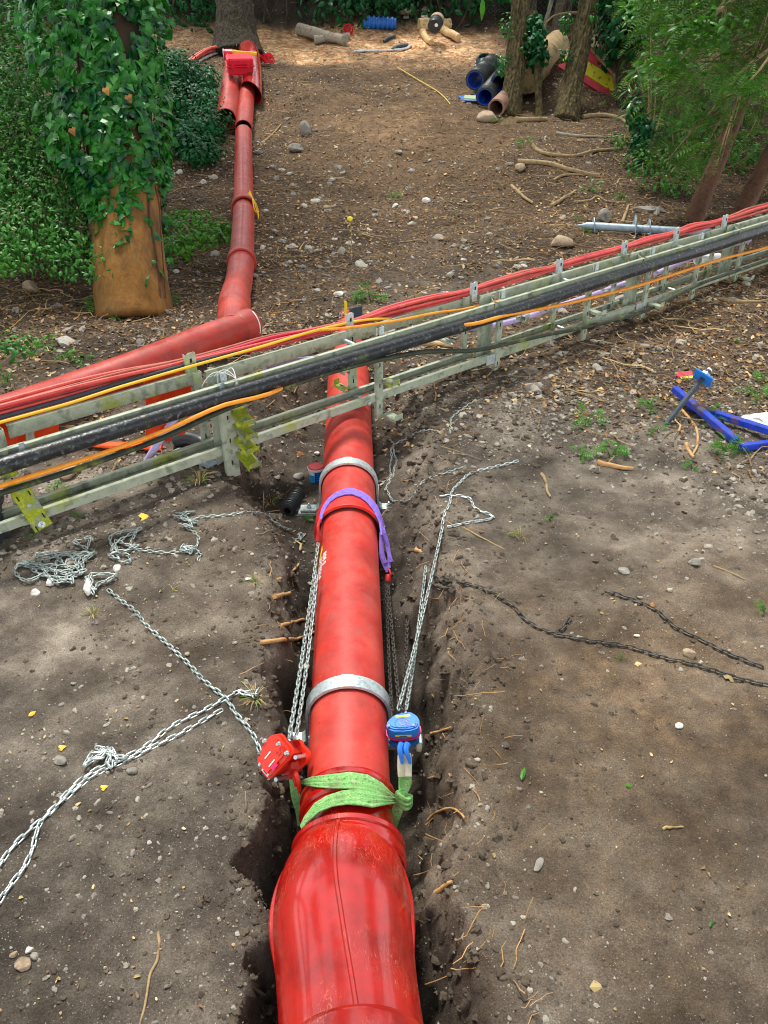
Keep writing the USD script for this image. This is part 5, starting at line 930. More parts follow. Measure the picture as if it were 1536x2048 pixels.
for k, a_ in enumerate([('long white stone standing out beside the tangled chain heap', 176, 1178, 46, 'rock_white', (.45, 1.2, .5)), ('white stone below the tangled chain heap', 100, 1168, 24, 'rock_white'), ('smaller white stone left of the chain heap', 70, 1188, 24, 'rock_white'), ('pale stone among the chain heap links', 140, 1130, 22, 'rock_tan'), ('white pebble right of the chain heap', 234, 1138, 26, 'rock_white', (1, .6, .5)),
        ('pale grey stone left of the bright chain knot', 120, 1522, 28, 'rock_grey', (.8, 1.1, .5)), ('dark grey stone touching the bright chain knot', 262, 1544, 28, 'rock_grey'), ('grey oblong stone on the left bank below the chain', 266, 1706, 18, 'rock_grey', (.6, 1, .5)), ('pale rough stone at the lower left corner', 46, 1932, 38, 'rock_tan'), ('white pebble above the pale corner stone', 58, 1900, 18, 'rock_white'), ('grey pebble beside the pale corner stone', 70, 1914, 20, 'rock_grey'), ('brown pebble left of the pale corner stone', 28, 1910, 18, 'rock_tan'),
        ('speckled white oval pebble on the right bank', 1357, 1453, 20, 'rock_white', (1, .7, .5)), ('grey brown oblong stone embedded in the right bank', 1077, 1730, 36, 'rock_grey', (.45, 1, .25)), ('large grey stone in the gravel at right', 1388, 1128, 30, 'rock_grey', (1, .8, .5)), ('pale round stone between the two dark chains', 1378, 1310, 28, 'rock_tan', (.8, 1.1, .6)), ('dark flat stone in the gravel at right', 1248, 1143, 26, 'rock_grey', (1, .8, .35)),
        ('big rough stone behind the rack below the ground screw', 1122, 492, 54, 'rock_tan', (1.1, .7, .55)), ('dark pointed stone behind the ground screw', 1208, 440, 40, 'rock_grey', (.7, .8, .8)), ('pale flat rubble by the leaning trunk', 1298, 424, 56, 'rock_grey', (1.2, .5, .3)), ('grey rubble lump right of the path', 1040, 340, 30, 'rock_tan'), ('pale boulder at the foot of the clay pipe', 975, 240, 44, 'rock_tan', (1.2, .7, .6)),
        ('pale stone on the slope near the small green plant', 852, 405, 22, 'rock_white'), ('tall pale rock on the left of the path', 612, 268, 34, 'rock_grey', (.8, .8, 1.1)), ('grey rock below the tall pale rock', 592, 302, 34, 'rock_grey'), ('pale stone on the left of the path lower down', 655, 420, 22, 'rock_tan'), ('white stone beside the fern clump behind the rack', 678, 592, 26, 'rock_white'),
        ('grey stone on the ground left of the ochre trunk', 62, 580, 44, 'rock_tan'), ('rounded brown stone under the cables at left', 140, 948, 46, 'rock_tan', (1.2, .8, .4)), ('pale stone under the lilac conduit', 302, 935, 26, 'rock_tan'), ('white stone just left of the red lidded tub', 634, 908, 12, 'rock_white'), ('grey stone on the trench floor left of the tub', 598, 955, 24, 'rock_grey'), ('white stone lying on the trench floor by the load chain', 612, 1335, 18, 'rock_white')] +
        [('pale boulder in the heap at the foot of the far bank', 800 + 62 * rs.uniform(0, 1), 20 + 22 * rs.uniform(0, 1), rs.uniform(14, 24), ['rock_white', 'rock_tan', 'rock_grey'][q % 3]) for q in range(9)]):
    lab, x, y, s, m_ = a_[:5]; rock(lab, x, y, s, m_, a_[5] if len(a_) > 5 else (1, .8, .6), 100 + k, group='boulders heaped at the far bank' if 'heap at the foot' in lab else None)
for k, (pts, r, lab, m_) in enumerate([([(707, 106), (760, 104), (812, 100), (820, 94)], .05, 'crumpled silvery sheeting strip across the top of the path', 'sheet_silver'), ([(768, 86), (776, 80), (790, 76)], .04, 'curved dark hose end on the pale soil', 'rod_dark'), ([(785, 104), (795, 97), (816, 94)], .05, 'curved dark pipe at the end of the silvery strip', 'rod_dark'), ([(795, 138), (840, 165), (880, 190), (900, 212)], .010, 'thin yellowish rope trailing down the right of the path', 'rope_yellow')]):
    single('debris_strip', lab, 'debris', tube(GL(pts, .03, 24), r, 8, sy=.5 if k == 0 else 1), m_)

# ------------------------------------------------------------------ vegetation
def leafset(pos, nrm, tip, size, base):
    """Copies of a flat leaf (x across, y towards the tip, z up) at the points, turned by normal and tip direction."""
    bv, bf = base; n = len(pos); nrm = nrm / (np.linalg.norm(nrm, axis=1, keepdims=True) + 1e-9); y = tip - nrm * np.sum(tip * nrm, 1, keepdims=True); y /= np.linalg.norm(y, axis=1, keepdims=True) + 1e-9; x = np.cross(y, nrm)
    V = pos[:, None] + np.asarray(size)[:, None, None] * (bv[None, :, :1] * x[:, None] + bv[None, :, 1:2] * y[:, None] + bv[None, :, 2:] * nrm[:, None])
    return V.reshape(-1, 3), (bf[None] + (np.arange(n) * len(bv))[:, None, None]).reshape(-1, 3)
def fan(out, c): v = np.array([c] + out, float); k = len(out); return v, np.array([[0, 1 + i, 1 + (i + 1) % k] for i in range(k)])
IVY = fan([(0, .08, 0), (.26, -.10, -.05), (.52, .16, -.09), (.33, .42, -.02), (.22, .66, -.03), (0, 1.02, -.10), (-.22, .66, -.03), (-.33, .42, -.02), (-.52, .16, -.09), (-.26, -.10, -.05)], (0, .34, .05))
OVAL = fan([(0, 0, 0), (.22, .25, -.05), (.25, .55, -.05), (0, 1, -.12), (-.25, .55, -.05), (-.22, .25, -.05)], (0, .45, .05))
LONG = fan([(0, 0, 0), (.12, .25, -.03), (.15, .55, -.04), (.08, .82, -.08), (0, 1.05, -.16), (-.08, .82, -.08), (-.15, .55, -.04), (-.12, .25, -.03)], (0, .5, .03))
def frond(k, w, droop=.25, fine=False):
    V, F = [], []
    for i in range(k):
        y = i / k; L = w * math.sin(math.pi * (.18 + .82 * (1 - y))) ** .8; z = -droop * y * y
        for s_ in (-1, 1):
            o = len(V); V += [(0, y, z), (s_ * L, y + .22 * (1 - y) + .05, z - .08 * L), (s_ * L * .45, y + .02 + (.5 / k), z + .02), (0, y + .55 / k, z)]; F += [[o, o + 1, o + 2], [o, o + 2, o + 3]] if s_ > 0 else [[o, o + 2, o + 1], [o, o + 3, o + 2]]
    o = len(V); V += [(-.03, .9, -droop * .8), (.03, .9, -droop * .8), (0, 1.12, -droop * 1.15)]; F += [[o, o + 1, o + 2]]
    return np.array(V, float), np.array(F)
SPRAY, FERN = frond(7, .34, .35), frond(6, .42, .3)
def ball(rng, n): v = rng.normal(size=(n, 3)); v /= np.linalg.norm(v, axis=1, keepdims=True); return v
def clump(rng, blobs, n, size, base, up=.5, droop=.3, shell=.2):
    """Leaves through ellipsoid clumps: denser towards the shell, facing out and up."""
    blobs = [(np.asarray(c, float), np.asarray(r, float)) for c, r in blobs]; w = np.array([np.prod(r) ** .67 for c, r in blobs]); idx = rng.choice(len(blobs), n, p=w / w.sum())
    C = np.array([b[0] for b in blobs])[idx]; R = np.array([b[1] for b in blobs])[idx]; d = ball(rng, n); rad = shell + (1 - shell) * rng.uniform(0, 1, n) ** .7; rad *= .72 + .56 * meshkit.fbm(C + d * R * 1.3, 3, 3)
    P = C + d * R * rad[:, None]; nr = d + np.array([0, 0, up]) + rng.normal(0, .45, (n, 3)); tp_ = d * .6 - np.array([0, 0, droop]) + rng.normal(0, .5, (n, 3))
    return leafset(P, nr, tp_, rng.uniform(.6, 1.25, n) * size, base)
def furrow(g, P, r, seed, n, sides, amp):
    v, f = g; ang = np.arange(sides) * 2 * np.pi / sides; d = np.concatenate([[0], np.cumsum(np.linalg.norm(np.diff(P, axis=0), axis=1))]); m = n * sides
    U, W = np.meshgrid(d, ang, indexing='ij'); q = np.stack([np.cos(W) * 5, np.sin(W) * 5, U * 1.1], -1); q = q + (meshkit.fbm(np.stack([U * 2, np.cos(W), np.sin(W)], -1), 2, seed)[..., None] - .5) * 1.6
    h = np.abs(meshkit.fbm(q * 1.5, 3, seed + 3) - .5) * 4; h = np.clip(h, 0, 1).ravel() - .4; c = np.repeat(P, sides, 0); rad = v[:m] - c; v = v.copy(); v[:m] += rad / (np.linalg.norm(rad, axis=1, keepdims=True) + 1e-9) * (h * amp)[:, None]; return v, f
def trunk(pts, radii, seed, n=26, sides=18, lump=.05, flare=0, bark=0):
    P = smooth_line(np.asarray(pts, float), n); r = np.interp(np.linspace(0, 1, n), np.linspace(0, 1, len(radii)), radii)
    if flare: r = r * (1 + flare * np.exp(-np.linspace(0, 1, n) * 28))
    g = tube(P, r, sides); g = furrow(g, P, r, seed, n, sides, bark) if bark else g; return rough(g, lump, 1.6, seed)
def crown(rng, c, R, k, n, size, base=OVAL):
    return clump(rng, [(np.asarray(c) + ball(rng, 1)[0] * np.asarray(R) * .75, np.asarray(R) * rng.uniform(.35, .6)) for _ in range(k)], n, size, base)
def tree(name, label, px, top, r0, r1, bark, height, leaf=None, seed=0, flare=.5, crown_c=None, crown_R=(2.2, 2.2, 1.6), nleaf=900, lsize=.2):
    """px: photo pixel of the base; top: photo pixel that the axis passes at the base's distance; the trunk goes on up to the height."""
    rng = np.random.default_rng(seed); b = G(*px, -.12); q = deep(*top, zc(b)); d = unit(q - b); d = d / max(d[2], .3); t = thing(name, label, 'tree')
    P = [b + d * (height * s_) + A(.05 * math.sin(3 * s_ + seed), .05 * math.cos(4 * s_ + seed), 0) * s_ for s_ in np.linspace(0, 1, 9)]
    part(t, 'trunk', trunk(P, np.linspace(r0, r1, 9), seed, 150, 72, r0 * .16, flare, .045 if bark in ('bark_dark', 'bark_moss') else .02), bark, True)
    if leaf:
        c = b + d * height if crown_c is None else np.asarray(crown_c, float)
        for k in range(5):
            s_ = rng.uniform(.6, .95); a_ = b + d * (height * s_); e_ = c + ball(rng, 1)[0] * np.asarray(crown_R) * .8; part(t, 'limb', tube(smooth_line([a_, (a_ + e_) / 2 + A(0, 0, .3), e_], 10), np.linspace(r1 * .5, .02, 10), 8), bark, 60)
        part(t, 'crown', crown(rng, c, crown_R, 9, nleaf, lsize), leaf, False, kind='stuff')
    return t, b, d

# the ivy-clad tree on the left
rng = np.random.default_rng(41)
ot, ob, od = tree('ochre_tree', 'thick ochre barked tree trunk on the left, its lower trunk bare', (268, 622), (252, 400), .365, .24, 'bark_ochre', 8.5, 'ivy_dark', 4, .07, None, (2.6, 2.4, 1.8), 900, .2)
n = 6400; hh = .45 + 5.1 * rng.uniform(0, 1, n) ** 1.35; ph = rng.uniform(-np.pi, np.pi, n)
ph = np.where(rng.uniform(0, 1, n) < .68, rng.normal(-1.75, .95, n), ph)          # most of it on the side seen from the trench
keep = (hh > .50 + .75 * meshkit.noise(np.stack([ph * 2.2, 0 * ph, 0 * ph], 1), 5) + .12 * (np.cos(ph + .9) > .55)) | (rng.uniform(0, 1, n) < .05); keep &= meshkit.fbm(np.stack([np.cos(ph) * 2.2, np.sin(ph) * 2.2, hh * 2.4], 1), 3, 77) > .33 + .08 * rng.uniform(-1, 1, n); hh, ph = hh[keep], ph[keep]; n = len(hh)
od3 = np.stack([np.cos(ph), np.sin(ph), 0 * ph], 1); lump_ = meshkit.fbm(np.stack([ph * 1.6, hh * 1.5, 0 * ph], 1), 3, 9)
thick = (.02 + (.16 + .42 * sstep(-.2, -.95, np.cos(ph))) * sstep(.9, 2.0, hh)) * (.35 + 1.3 * lump_) * rng.uniform(.55, 1, n)
P = ob + od * hh[:, None] + od3 * (.365 - .016 * hh + .02 + thick)[:, None]
S_ = rng.uniform(.06, .145, n); NR = od3 + A(0, -.1, .5) + rng.normal(0, .55, (n, 3)); TP = A(0, 0, -.8) + .45 * od3 + rng.normal(0, .7, (n, 3))
front = np.argsort(-(S_ + .25 * thick - .05 * np.abs(hh - 1.8) + .1 * (od3 @ A(.3, -1, 0))))[:300]; rest = np.setdiff1d(np.arange(n), front)
iv = thing('ivy', 'glossy green ivy covering the upper part of the ochre tree trunk', 'ivy')
for i in front: part(iv, 'leaf', leafset(P[i:i + 1], NR[i:i + 1], TP[i:i + 1], S_[i:i + 1], IVY), 'ivy_leaf', False)
part(iv, 'foliage', leafset(P[rest], NR[rest], TP[rest], S_[rest], IVY), 'ivy_leaf', False, kind='stuff')
for k in range(9):
    a0 = rng.uniform(-2.9, -.3); pts = []
    for z in np.linspace(.25 if k < 9 else 1.0, 3.6, 14):
        a0 += rng.normal(0, .07); pts.append(ob + od * z + (.375 - .016 * z + .02) * A(math.cos(a0), math.sin(a0), 0))
    part(iv, 'stem', tube(smooth_line(pts, 40), rng.uniform(.006, .012), 6), 'bark_red', 60)
for k, (x, y) in enumerate([(255, 190), (142, 256), (210, 175)]): q = deep(x, y, zc(ob) - .62); part(iv, 'dead_leaf', leafset(q[None], A(0, -1, .4)[None], A(.4, 0, -1)[None], A(.08), IVY), 'dead_leaf', False, 'orange dead leaf')
def bush(name, label, blobs, n, size, base, leaf, stems=8, seed=0, bark='stick', cat='bush', up=.5):
    rng = np.random.default_rng(seed); t = thing(name, label, cat); part(t, 'foliage', clump(rng, blobs, n, size, base, up), leaf, False, kind='stuff')
    for k in range(stems):
        c, r = blobs[rng.integers(len(blobs))]; e_ = np.asarray(c) + ball(rng, 1)[0] * np.asarray(r) * .8; g0 = gp(np.mean([b[0][0] for b in blobs]) * .5 + e_[0] * .5, np.mean([b[0][1] for b in blobs]) * .5 + e_[1] * .5, -.03); part(t, 'stem', tube(smooth_line([g0, (g0 + e_) / 2 + rng.normal(0, .08, 3), e_], 12), np.linspace(.016, .004, 12), 6), bark, 50)
    return t
D = lambda x, y, Z: deep(x, y, Z)
bush('shrub', 'small leaved green shrub filling the left edge behind the ivy tree', [(D(20, 60, 10.2), (1.1, .9, .9)), (D(60, 180, 9.8), (1.1, .8, .8)), (D(10, 250, 9.4), (.9, .8, .8)), (D(95, 300, 9.2), (.9, .6, .6)), (D(40, 370, 8.9), (.9, .7, .5)), (D(130, 410, 8.8), (.7, .5, .4)), (D(30, 460, 8.4), (.8, .6, .35)), (D(-120, 300, 9), (1.2, 1, 1.4)), (D(150, 480, 8.5), (.5, .4, .25))], 20000, .062, OVAL, 'bush_leaf', 12, 51, 'bark_dark')
bush('shrub', 'low leafy undergrowth on the ground left of the ochre trunk', [(D(60, 500, 8.2), (.9, .5, .16)), (D(150, 530, 8.3), (.5, .4, .14)), (D(-40, 520, 7.9), (.6, .5, .2)), (D(20, 690, 6.5), (.35, .3, .10))], 1700, .06, OVAL, 'bush_leaf', 0, 52)
bush('shrub', 'dark glossy shrub between the ivy tree and the loose red pipe', [(D(392, 160, 15.4), (.5, .7, .3)), (D(372, 205, 14.8), (.7, .7, .4)), (D(412, 245, 14.1), (.42, .5, .3)), (D(365, 270, 13.7), (.55, .6, .35)), (D(400, 300, 13.3), (.4, .45, .25)), (D(345, 140, 15), (.5, .7, .4))], 5200, .10, OVAL, 'ivy_dark', 22, 53)
bush('shrub', 'bright green ground cover between the ochre trunk and the red pipe', [(D(375, 440, 11.2), (.45, .6, .12)), (D(415, 470, 10.5), (.4, .5, .12)), (D(350, 490, 10.0), (.3, .5, .14)), (D(440, 455, 10.8), (.25, .3, .1))], 1100, .08, OVAL, 'fresh_leaf', 6, 54)
# trees of the upper slope
tree('dark_tree', 'big dark barked tree trunk standing behind the red case', (476, 112), (468, 0), .42, .30, 'bark_dark', 9.5, 'bush_leaf', 11, .55, None, (3, 3, 2), 1500, .22)
t2, b2, d2 = tree('mossy_tree', 'slim moss tinted tree trunk beside the stacked corrugated pipes', (1022, 226), (1041, 0), .17, .135, 'bark_moss', 8.5, 'bush_leaf', 12, .25, None, (2.2, 2.2, 1.6), 1100, .2)
t3, b3, d3 = tree('leaning_tree', 'brown furrowed tree trunk leaning right in front of the striped barrier', (1132, 234), (1176, 0), .18, .14, 'bark_moss', 8.0, 'bush_leaf', 13, .6, None, (2.2, 2.2, 1.6), 1100, .2)
tree('thin_tree', 'dark slim tree trunk beyond the fallen log', (1114, 86), (1128, 0), .17, .13, 'bark_dark', 8, 'ivy_dark', 14, .3, None, (2, 2, 1.5), 800, .2)
tree('thin_tree', 'thin dark tree trunk beside the top of the mossy tree', (1057, 96), (1060, 0), .13, .1, 'bark_dark', 7.5, 'ivy_dark', 15, .3, None, (2, 2, 1.5), 700, .2)
tree('sapling', 'thin pale sapling between the two dark slim trunks', (1078, 84), (1104, 0), .045, .03, 'grey_stick', 5, None, 16, .2)
rng = np.random.default_rng(60)
for tt_, bb_, dd_, hs in ((t2, b2, d2, [(.9, -.28), (1.5, -.2), (2.1, -.25), (1.2, .2), (2.4, .25)]), (t3, b3, d3, [(1.1, -.25), (1.6, -.35), (1.7, .1), (2.1, -.3)])):
    part(tt_, 'sprout', clump(rng, [(bb_ + dd_ * h_ + A(o_, -.18, 0), (.15, .15, .22)) for h_, o_ in hs], 220, .09, OVAL), 'ivy_leaf', False, kind='stuff')
def ivied(name, label, px, top, r0, height, z0, R, n, size, leaf, seed, bark='bark_dark'):
    rng = np.random.default_rng(seed); b = G(*px, -.1); q = D(*top, zc(b)); d = unit(q - b); d = d / max(d[2], .3); t = thing(name, label, 'tree'); part(t, 'trunk', trunk([b + d * height * s_ for s_ in np.linspace(0, 1, 6)], np.linspace(r0, r0 * .7, 6), seed, 30, 14, r0 * .2, .3), bark, 60)
    blobs = [(b + d * z_ + A(rng.uniform(-.3, .3) * R, rng.uniform(-.3, .1) * R, 0), A(R, R, R * 1.1) * rng.uniform(.6, 1.0)) for z_ in np.arange(z0, height * .98, R * .7)]
    part(t, 'ivy', clump(rng, blobs, n, size, IVY, .3, .9), leaf, False, kind='stuff'); return t
ivied('ivy_tree', 'tree smothered in dark teal ivy behind the brown bent branch', (1258, 215), (1250, 0), .2, 6.5, 1.25, .74, 5600, .14, 'ivy_dark', 61)
ivied('ivy_stump', 'thin dead stem topped with a ball of dark ivy', (1080, 236), (1074, 120), .07, 1.75, 1.05, .26, 700, .10, 'ivy_dark', 62, 'bark_moss')
ivied('ivy_stump', 'short ivy covered stump on the right slope below the laurel sapling', (1290, 345), (1278, 250), .12, 1.15, .15, .24, 900, .075, 'ivy_dark', 63)
bz = zc(G(1237, 190))
t = thing('bent_branch', 'bent brown branch arching left above the striped barrier', 'branch')
mb = smooth_line([D(1240, 196, bz), D(1232, 150, bz), D(1214, 98, bz), D(1184, 48, bz), D(1160, -30, bz)], 30); part(t, 'main_stem', tube(mb, np.linspace(.085, .06, 30), 10), 'stick', 50)
part(t, 'side_shoot', tube(smooth_line([D(1182, 44, bz), D(1150, 25, bz), D(1112, 30, bz), D(1086, 57, bz)], 20), np.linspace(.03, .015, 20), 7), 'stick', 50); part(t, 'side_shoot', tube(smooth_line([D(1190, 56, bz), D(1205, 70, bz), D(1214, 78, bz)], 10), np.linspace(.02, .01, 10), 6), 'stick', 50); part(t, 'side_shoot', tube(smooth_line([D(1184, 30, bz), D(1188, 5, bz), D(1184, -20, bz)], 10), .02, 6), 'stick', 50)
single('broken_stick', 'straight pale stick leaning against the bent branch', 'stick', tube(dens(D(1180, 94, bz - .1), D(1238, 160, bz - .2), 12), np.linspace(.03, .038, 12), 8), 'stick', 50)
# the conifers on the right
rng = np.random.default_rng(70)
def in_poly(rng, poly, n):
    pg = Polygon(poly); x0, y0, x1, y1 = pg.bounds; out = []
    from shapely.geometry import Point
    while len(out) < n:
        q = (rng.uniform(x0, x1), rng.uniform(y0, y1))
        if pg.contains(Point(q)): out.append(q)
    return out
def conifer(label, px, top, r0, height, poly, zr, n, size, seed):
    rng = np.random.default_rng(seed); b = G(*px, -.1); q = D(*top, zc(b) + .2); d = unit(q - b); d = d / max(d[2], .3); t = thing('conifer', label, 'tree')
    part(t, 'trunk', trunk([b + d * height * s_ + A(.10 * math.sin(5 * s_), 0, 0) for s_ in np.linspace(0, 1, 8)], np.linspace(r0, r0 * .6, 8), seed, 40, 16, r0 * .25, .25), 'bark_red', 60)
    for k in range(3):
        o = rng.uniform(-1.9, -1.2); part(t, 'creeper', tube(smooth_line([b + d * z_ + (r0 * (1 - .2 * z_ / height) + .012) * A(math.cos(o + .5 * math.sin(z_ * 2 + k)), math.sin(o + .5 * math.sin(z_ * 2 + k)), 0) for z_ in np.linspace(.1, 2.6, 14)], 40), .010, 6), 'stick', 50)
    P, NR, TP, S_ = [], [], [], []
    for k, (x, y) in enumerate(in_poly(rng, poly, n)):
        Z = rng.uniform(*zr); c = D(x, y, Z); a_ = b + d * max(.6, c[2] - b[2] + .25); v = c - a_; m_ = rng.integers(9, 15)
        if k % 3 == 0: part(t, 'branch', tube(smooth_line([a_, a_ + v * .5 + A(0, 0, .10), c], 9), np.linspace(.018, .005, 9), 5), 'bark_moss', 50)
        for j in range(m_):
            P.append(c + rng.normal(0, 1, 3) * A(.24, .24, .09)); NR.append(A(0, 0, 1) + rng.normal(0, .5, 3)); TP.append(unit(v) * .7 + rng.normal(0, .6, 3) + A(0, 0, -.25)); S_.append(size * rng.uniform(.55, 1.3))
    part(t, 'foliage', leafset(np.array(P), np.array(NR), np.array(TP), np.array(S_), SPRAY), 'conifer_leaf', False, kind='stuff'); return t
conifer('conifer with a leaning reddish trunk and feathery foliage at the right', (1382, 440), (1466, 220), .115, 7.5, [(1330, -300), (1300, 40), (1310, 160), (1300, 260), (1330, 330), (1420, 330), (1470, 250), (1500, 180), (1540, 80), (1560, -300)], (9.2, 12.5), 150, .22, 71)
conifer('second conifer at the right edge with a leaning trunk in shadow', (1478, 424), (1556, 268), .12, 8, [(1480, -350), (1470, 60), (1500, 230), (1560, 300), (1700, 320), (1800, -300)], (9.8, 13), 130, .24, 72)
conifer('conifer behind the others with darker foliage over the right slope', (1440, 300), (1448, 60), .16, 7.5, [(1240, -300), (1270, 60), (1290, 200), (1300, 330), (1400, 390), (1500, 330), (1600, 250), (1600, -300)], (13.0, 16.0), 230, .26, 73)
bush('shrub', 'thin scrubby undergrowth on the slope under the conifers', [(G(1330, 380, .12), (.5, .6, .22)), (G(1300, 340, .15), (.5, .6, .25)), (G(1400, 340, .2), (.7, .7, .35)), (G(1480, 330, .2), (.8, .7, .4)), (G(1340, 300, .3), (.7, .7, .5)), (G(1420, 280, .4), (.9, .8, .7)), (G(1240, 290, .1), (.3, .5, .15))], 2600, .085, OVAL, 'bush_leaf', 30, 74)
for k, (lab, x, y, Z, rx, n_) in enumerate([('bright leafy bough in front of the conifers at the right edge', 1490, 170, 9.6, .34, 150), ('bright leafy bough near the top right corner', 1400, 60, 10.5, .42, 190), ('yellow green leafy bough above the laurel sapling', 1350, 130, 11, .34, 140), ('low leafy bough between the leaning conifer and the laurel', 1400, 245, 11.2, .26, 90), ('leafy bough hanging at the top of the view on the right', 1300, 20, 12, .34, 130)]):
    rb_ = np.random.default_rng(300 + k); c = D(x, y, Z); t = thing('leafy_bough', lab, 'bough'); e0 = c + A(1.1, .6, .9)
    part(t, 'stem', tube(smooth_line([e0, (c + e0) / 2 + A(0, 0, .15), c, c + A(-.25, -.1, -.12)], 18), np.linspace(.03, .006, 18), 6), 'stick', 50)
    P_ = c + rb_.normal(0, 1, (n_, 3)) * A(rx, .3, rx * .42) * .6; part(t, 'foliage', leafset(P_, A(0, -.2, 1) + rb_.normal(0, .5, (n_, 3)), A(-.6, -.3, -.3) + rb_.normal(0, .5, (n_, 3)), rb_.uniform(.09, .19, n_), SPRAY if k in (0, 3) else OVAL), 'fresh_leaf', False, kind='stuff')
t = thing('laurel_sapling', 'laurel sapling with long drooping pale green leaves on the right', 'sapling'); rng = np.random.default_rng(75); lz = zc(G(1285, 330)); lb0 = G(1288, 330)
for k, (x, y, m_) in enumerate([(1258, 170, 9), (1290, 120, 8), (1312, 150, 8), (1275, 140, 8), (1335, 165, 6), (1262, 205, 6), (1300, 30, 7)]):
    e_ = D(x, y, lz - .2 * (k % 3)); part(t, 'stem', tube(smooth_line([lb0, (lb0 + e_) / 2 + A(.05, 0, .1), e_], 14), np.linspace(.02, .008, 14), 6), 'stick', 50)
    for j in range(m_):
        a_ = rng.uniform(0, 6.28); dr = A(math.cos(a_), math.sin(a_) * .8, 0); q = e_ + A(0, 0, -.03 * j); part(t, 'leaf', leafset(q[None], (dr * .6 + A(0, -.2, 1) + rng.normal(0, .2, 3))[None], (dr + A(0, 0, -.55))[None], A(rng.uniform(.16, .27)), LONG), 'laurel_leaf', False)
t = thing('overhanging_twig', 'thin twig with a bright leaf hanging into the top of the view', 'twig'); q0 = b2 + d2 * 2.75; q1 = D(966, -6, zc(b2) - 1.2)
part(t, 'stem', tube(smooth_line([q0, (q0 + q1) / 2 + A(0, 0, .12), q1], 16), np.linspace(.03, .008, 16), 6), 'grey_stick', 50); part(t, 'leaf', leafset(q1[None], A(.25, -1, .2)[None], A(-.03, 0, -1)[None], A(.34), LONG), 'fresh_leaf', False)
# the dark bank and thicket at the far end
rng = np.random.default_rng(80)
def thicket(label, xs, y, zs, n, size, leaf, seed, base=OVAL):
    rng = np.random.default_rng(seed); blobs = [(gp(x, y + rng.uniform(-.8, 1.2), rng.uniform(*zs)), (rng.uniform(.8, 1.4), .8, rng.uniform(.7, 1.2))) for x in xs for _ in range(4)]
    t = thing('thicket', label, 'thicket'); part(t, 'foliage', clump(rng, blobs, n, size, base, .3), leaf, False, kind='stuff')
    for k in range(14): x = rng.uniform(min(xs), max(xs)); g = gp(x, y - rng.uniform(.2, 1)); part(t, 'stem', tube(smooth_line([g, g + A(rng.uniform(-.5, .5), 0, rng.uniform(.5, 1)), g + A(rng.uniform(-1, 1), -.2, rng.uniform(.8, 2))], 10), np.linspace(.03, .01, 10), 6), 'bark_dark', 50)
thicket('dark thicket on the bank at the top left behind the dark tree', np.arange(-11, -3.4, 1.1), 23.6, (.1, 1.2), 5200, .19, 'ivy_dark', 81)
thicket('dark thicket on the bank above the far end of the path', np.arange(-3.0, 3.2, 1.0), 24.2, (.05, 1.1), 4600, .19, 'ivy_dark', 82)
thicket('dark thicket behind the slim trees at the top right', np.arange(3.9, 15, 1.2), 24.4, (.1, 1.6), 6200, .19, 'ivy_dark', 83)
for k, (x, y, h_, R_, n_) in enumerate([(-7.5, 30, 7.5, (4, 3.2, 2.4), 2200), (0.5, 32, 8.5, (4.5, 3, 2.6), 2400), (8, 31, 8, (4.5, 3.4, 2.6), 2400), (14, 24, 8, (4, 3.5, 2.4), 2000), (-12, 21, 8, (4, 3.5, 2.4), 2000), (10.5, 17, 8.5, (3.2, 3, 2.2), 1600)]):
    t = thing('woodland_tree', ['woodland tree behind the dark bank at left', 'woodland tree behind the middle of the dark bank', 'woodland tree behind the fence', 'woodland tree on the far right slope', 'woodland tree on the far left slope', 'woodland tree above the conifers on the right slope'][k], 'tree'); b = gp(x, y, -.1); part(t, 'trunk', trunk([b, b + A(.1, 0, h_ * .5), b + A(0, .1, h_)], [.28, .22, .14], 90 + k, 30, 14, .05, .4), 'bark_dark', 60)
    rng = np.random.default_rng(90 + k); part(t, 'crown', crown(rng, b + A(0, 0, h_), R_, 12, n_, .26), 'bush_leaf', False, kind='stuff')
for k, (x, y, h_, R_, n_) in enumerate([(-7.4, 3.0, 7.0, (3.0, 3.2, 2.2), 2600), (-8.8, 8.0, 8.0, (3.2, 3.2, 2.4), 2600), (7.6, 3.2, 7.2, (3.0, 3.2, 2.2), 2600), (9.8, 7.6, 8.0, (3.4, 3.2, 2.4), 2600), (-4.2, -4.6, 7.5, (3.6, 3, 2.4), 2600), (4.4, -4.8, 7.5, (3.6, 3, 2.4), 2600), (-4.6, 15.5, 8.5, (2.8, 3, 2.2), 2200)]):  # unseen trees beside and behind the viewer, added to shape light and reflections
    t = thing('woodland_tree', ['unseen broad tree added left of the trench to shape the light', 'unseen broad tree added left of the rack to shape the light', 'unseen broad tree added right of the trench to shape the light', 'unseen broad tree added right of the rack to shape the light', 'unseen tree added behind the viewer on the left to shape the light', 'unseen tree added behind the viewer on the right to shape the light', 'woodland tree beyond the ochre trunk on the left'][k], 'tree'); b = gp(x, y, -.1); part(t, 'trunk', trunk([b, b + A(.1, 0, h_ * .5), b + A(0, .1, h_)], [.26, .2, .12], 190 + k, 30, 14, .05, .4), 'bark_dark', 60)
    rng = np.random.default_rng(190 + k); part(t, 'crown', crown(rng, b + A(0, 0, h_), R_, 14, n_, .34), 'bush_leaf', False, kind='stuff')
t = thing('wire_fence', 'dark wire mesh fence in the shade at the top of the view', 'fence'); fy = 23.8; fx = np.arange(2.4, 7.5, 1.25)
for x in fx: part(t, 'post', tube(dens(gp(x, fy, -.1), gp(x, fy, 1.5), 6), .035, 8), 'fence_dark', 40)
W = []
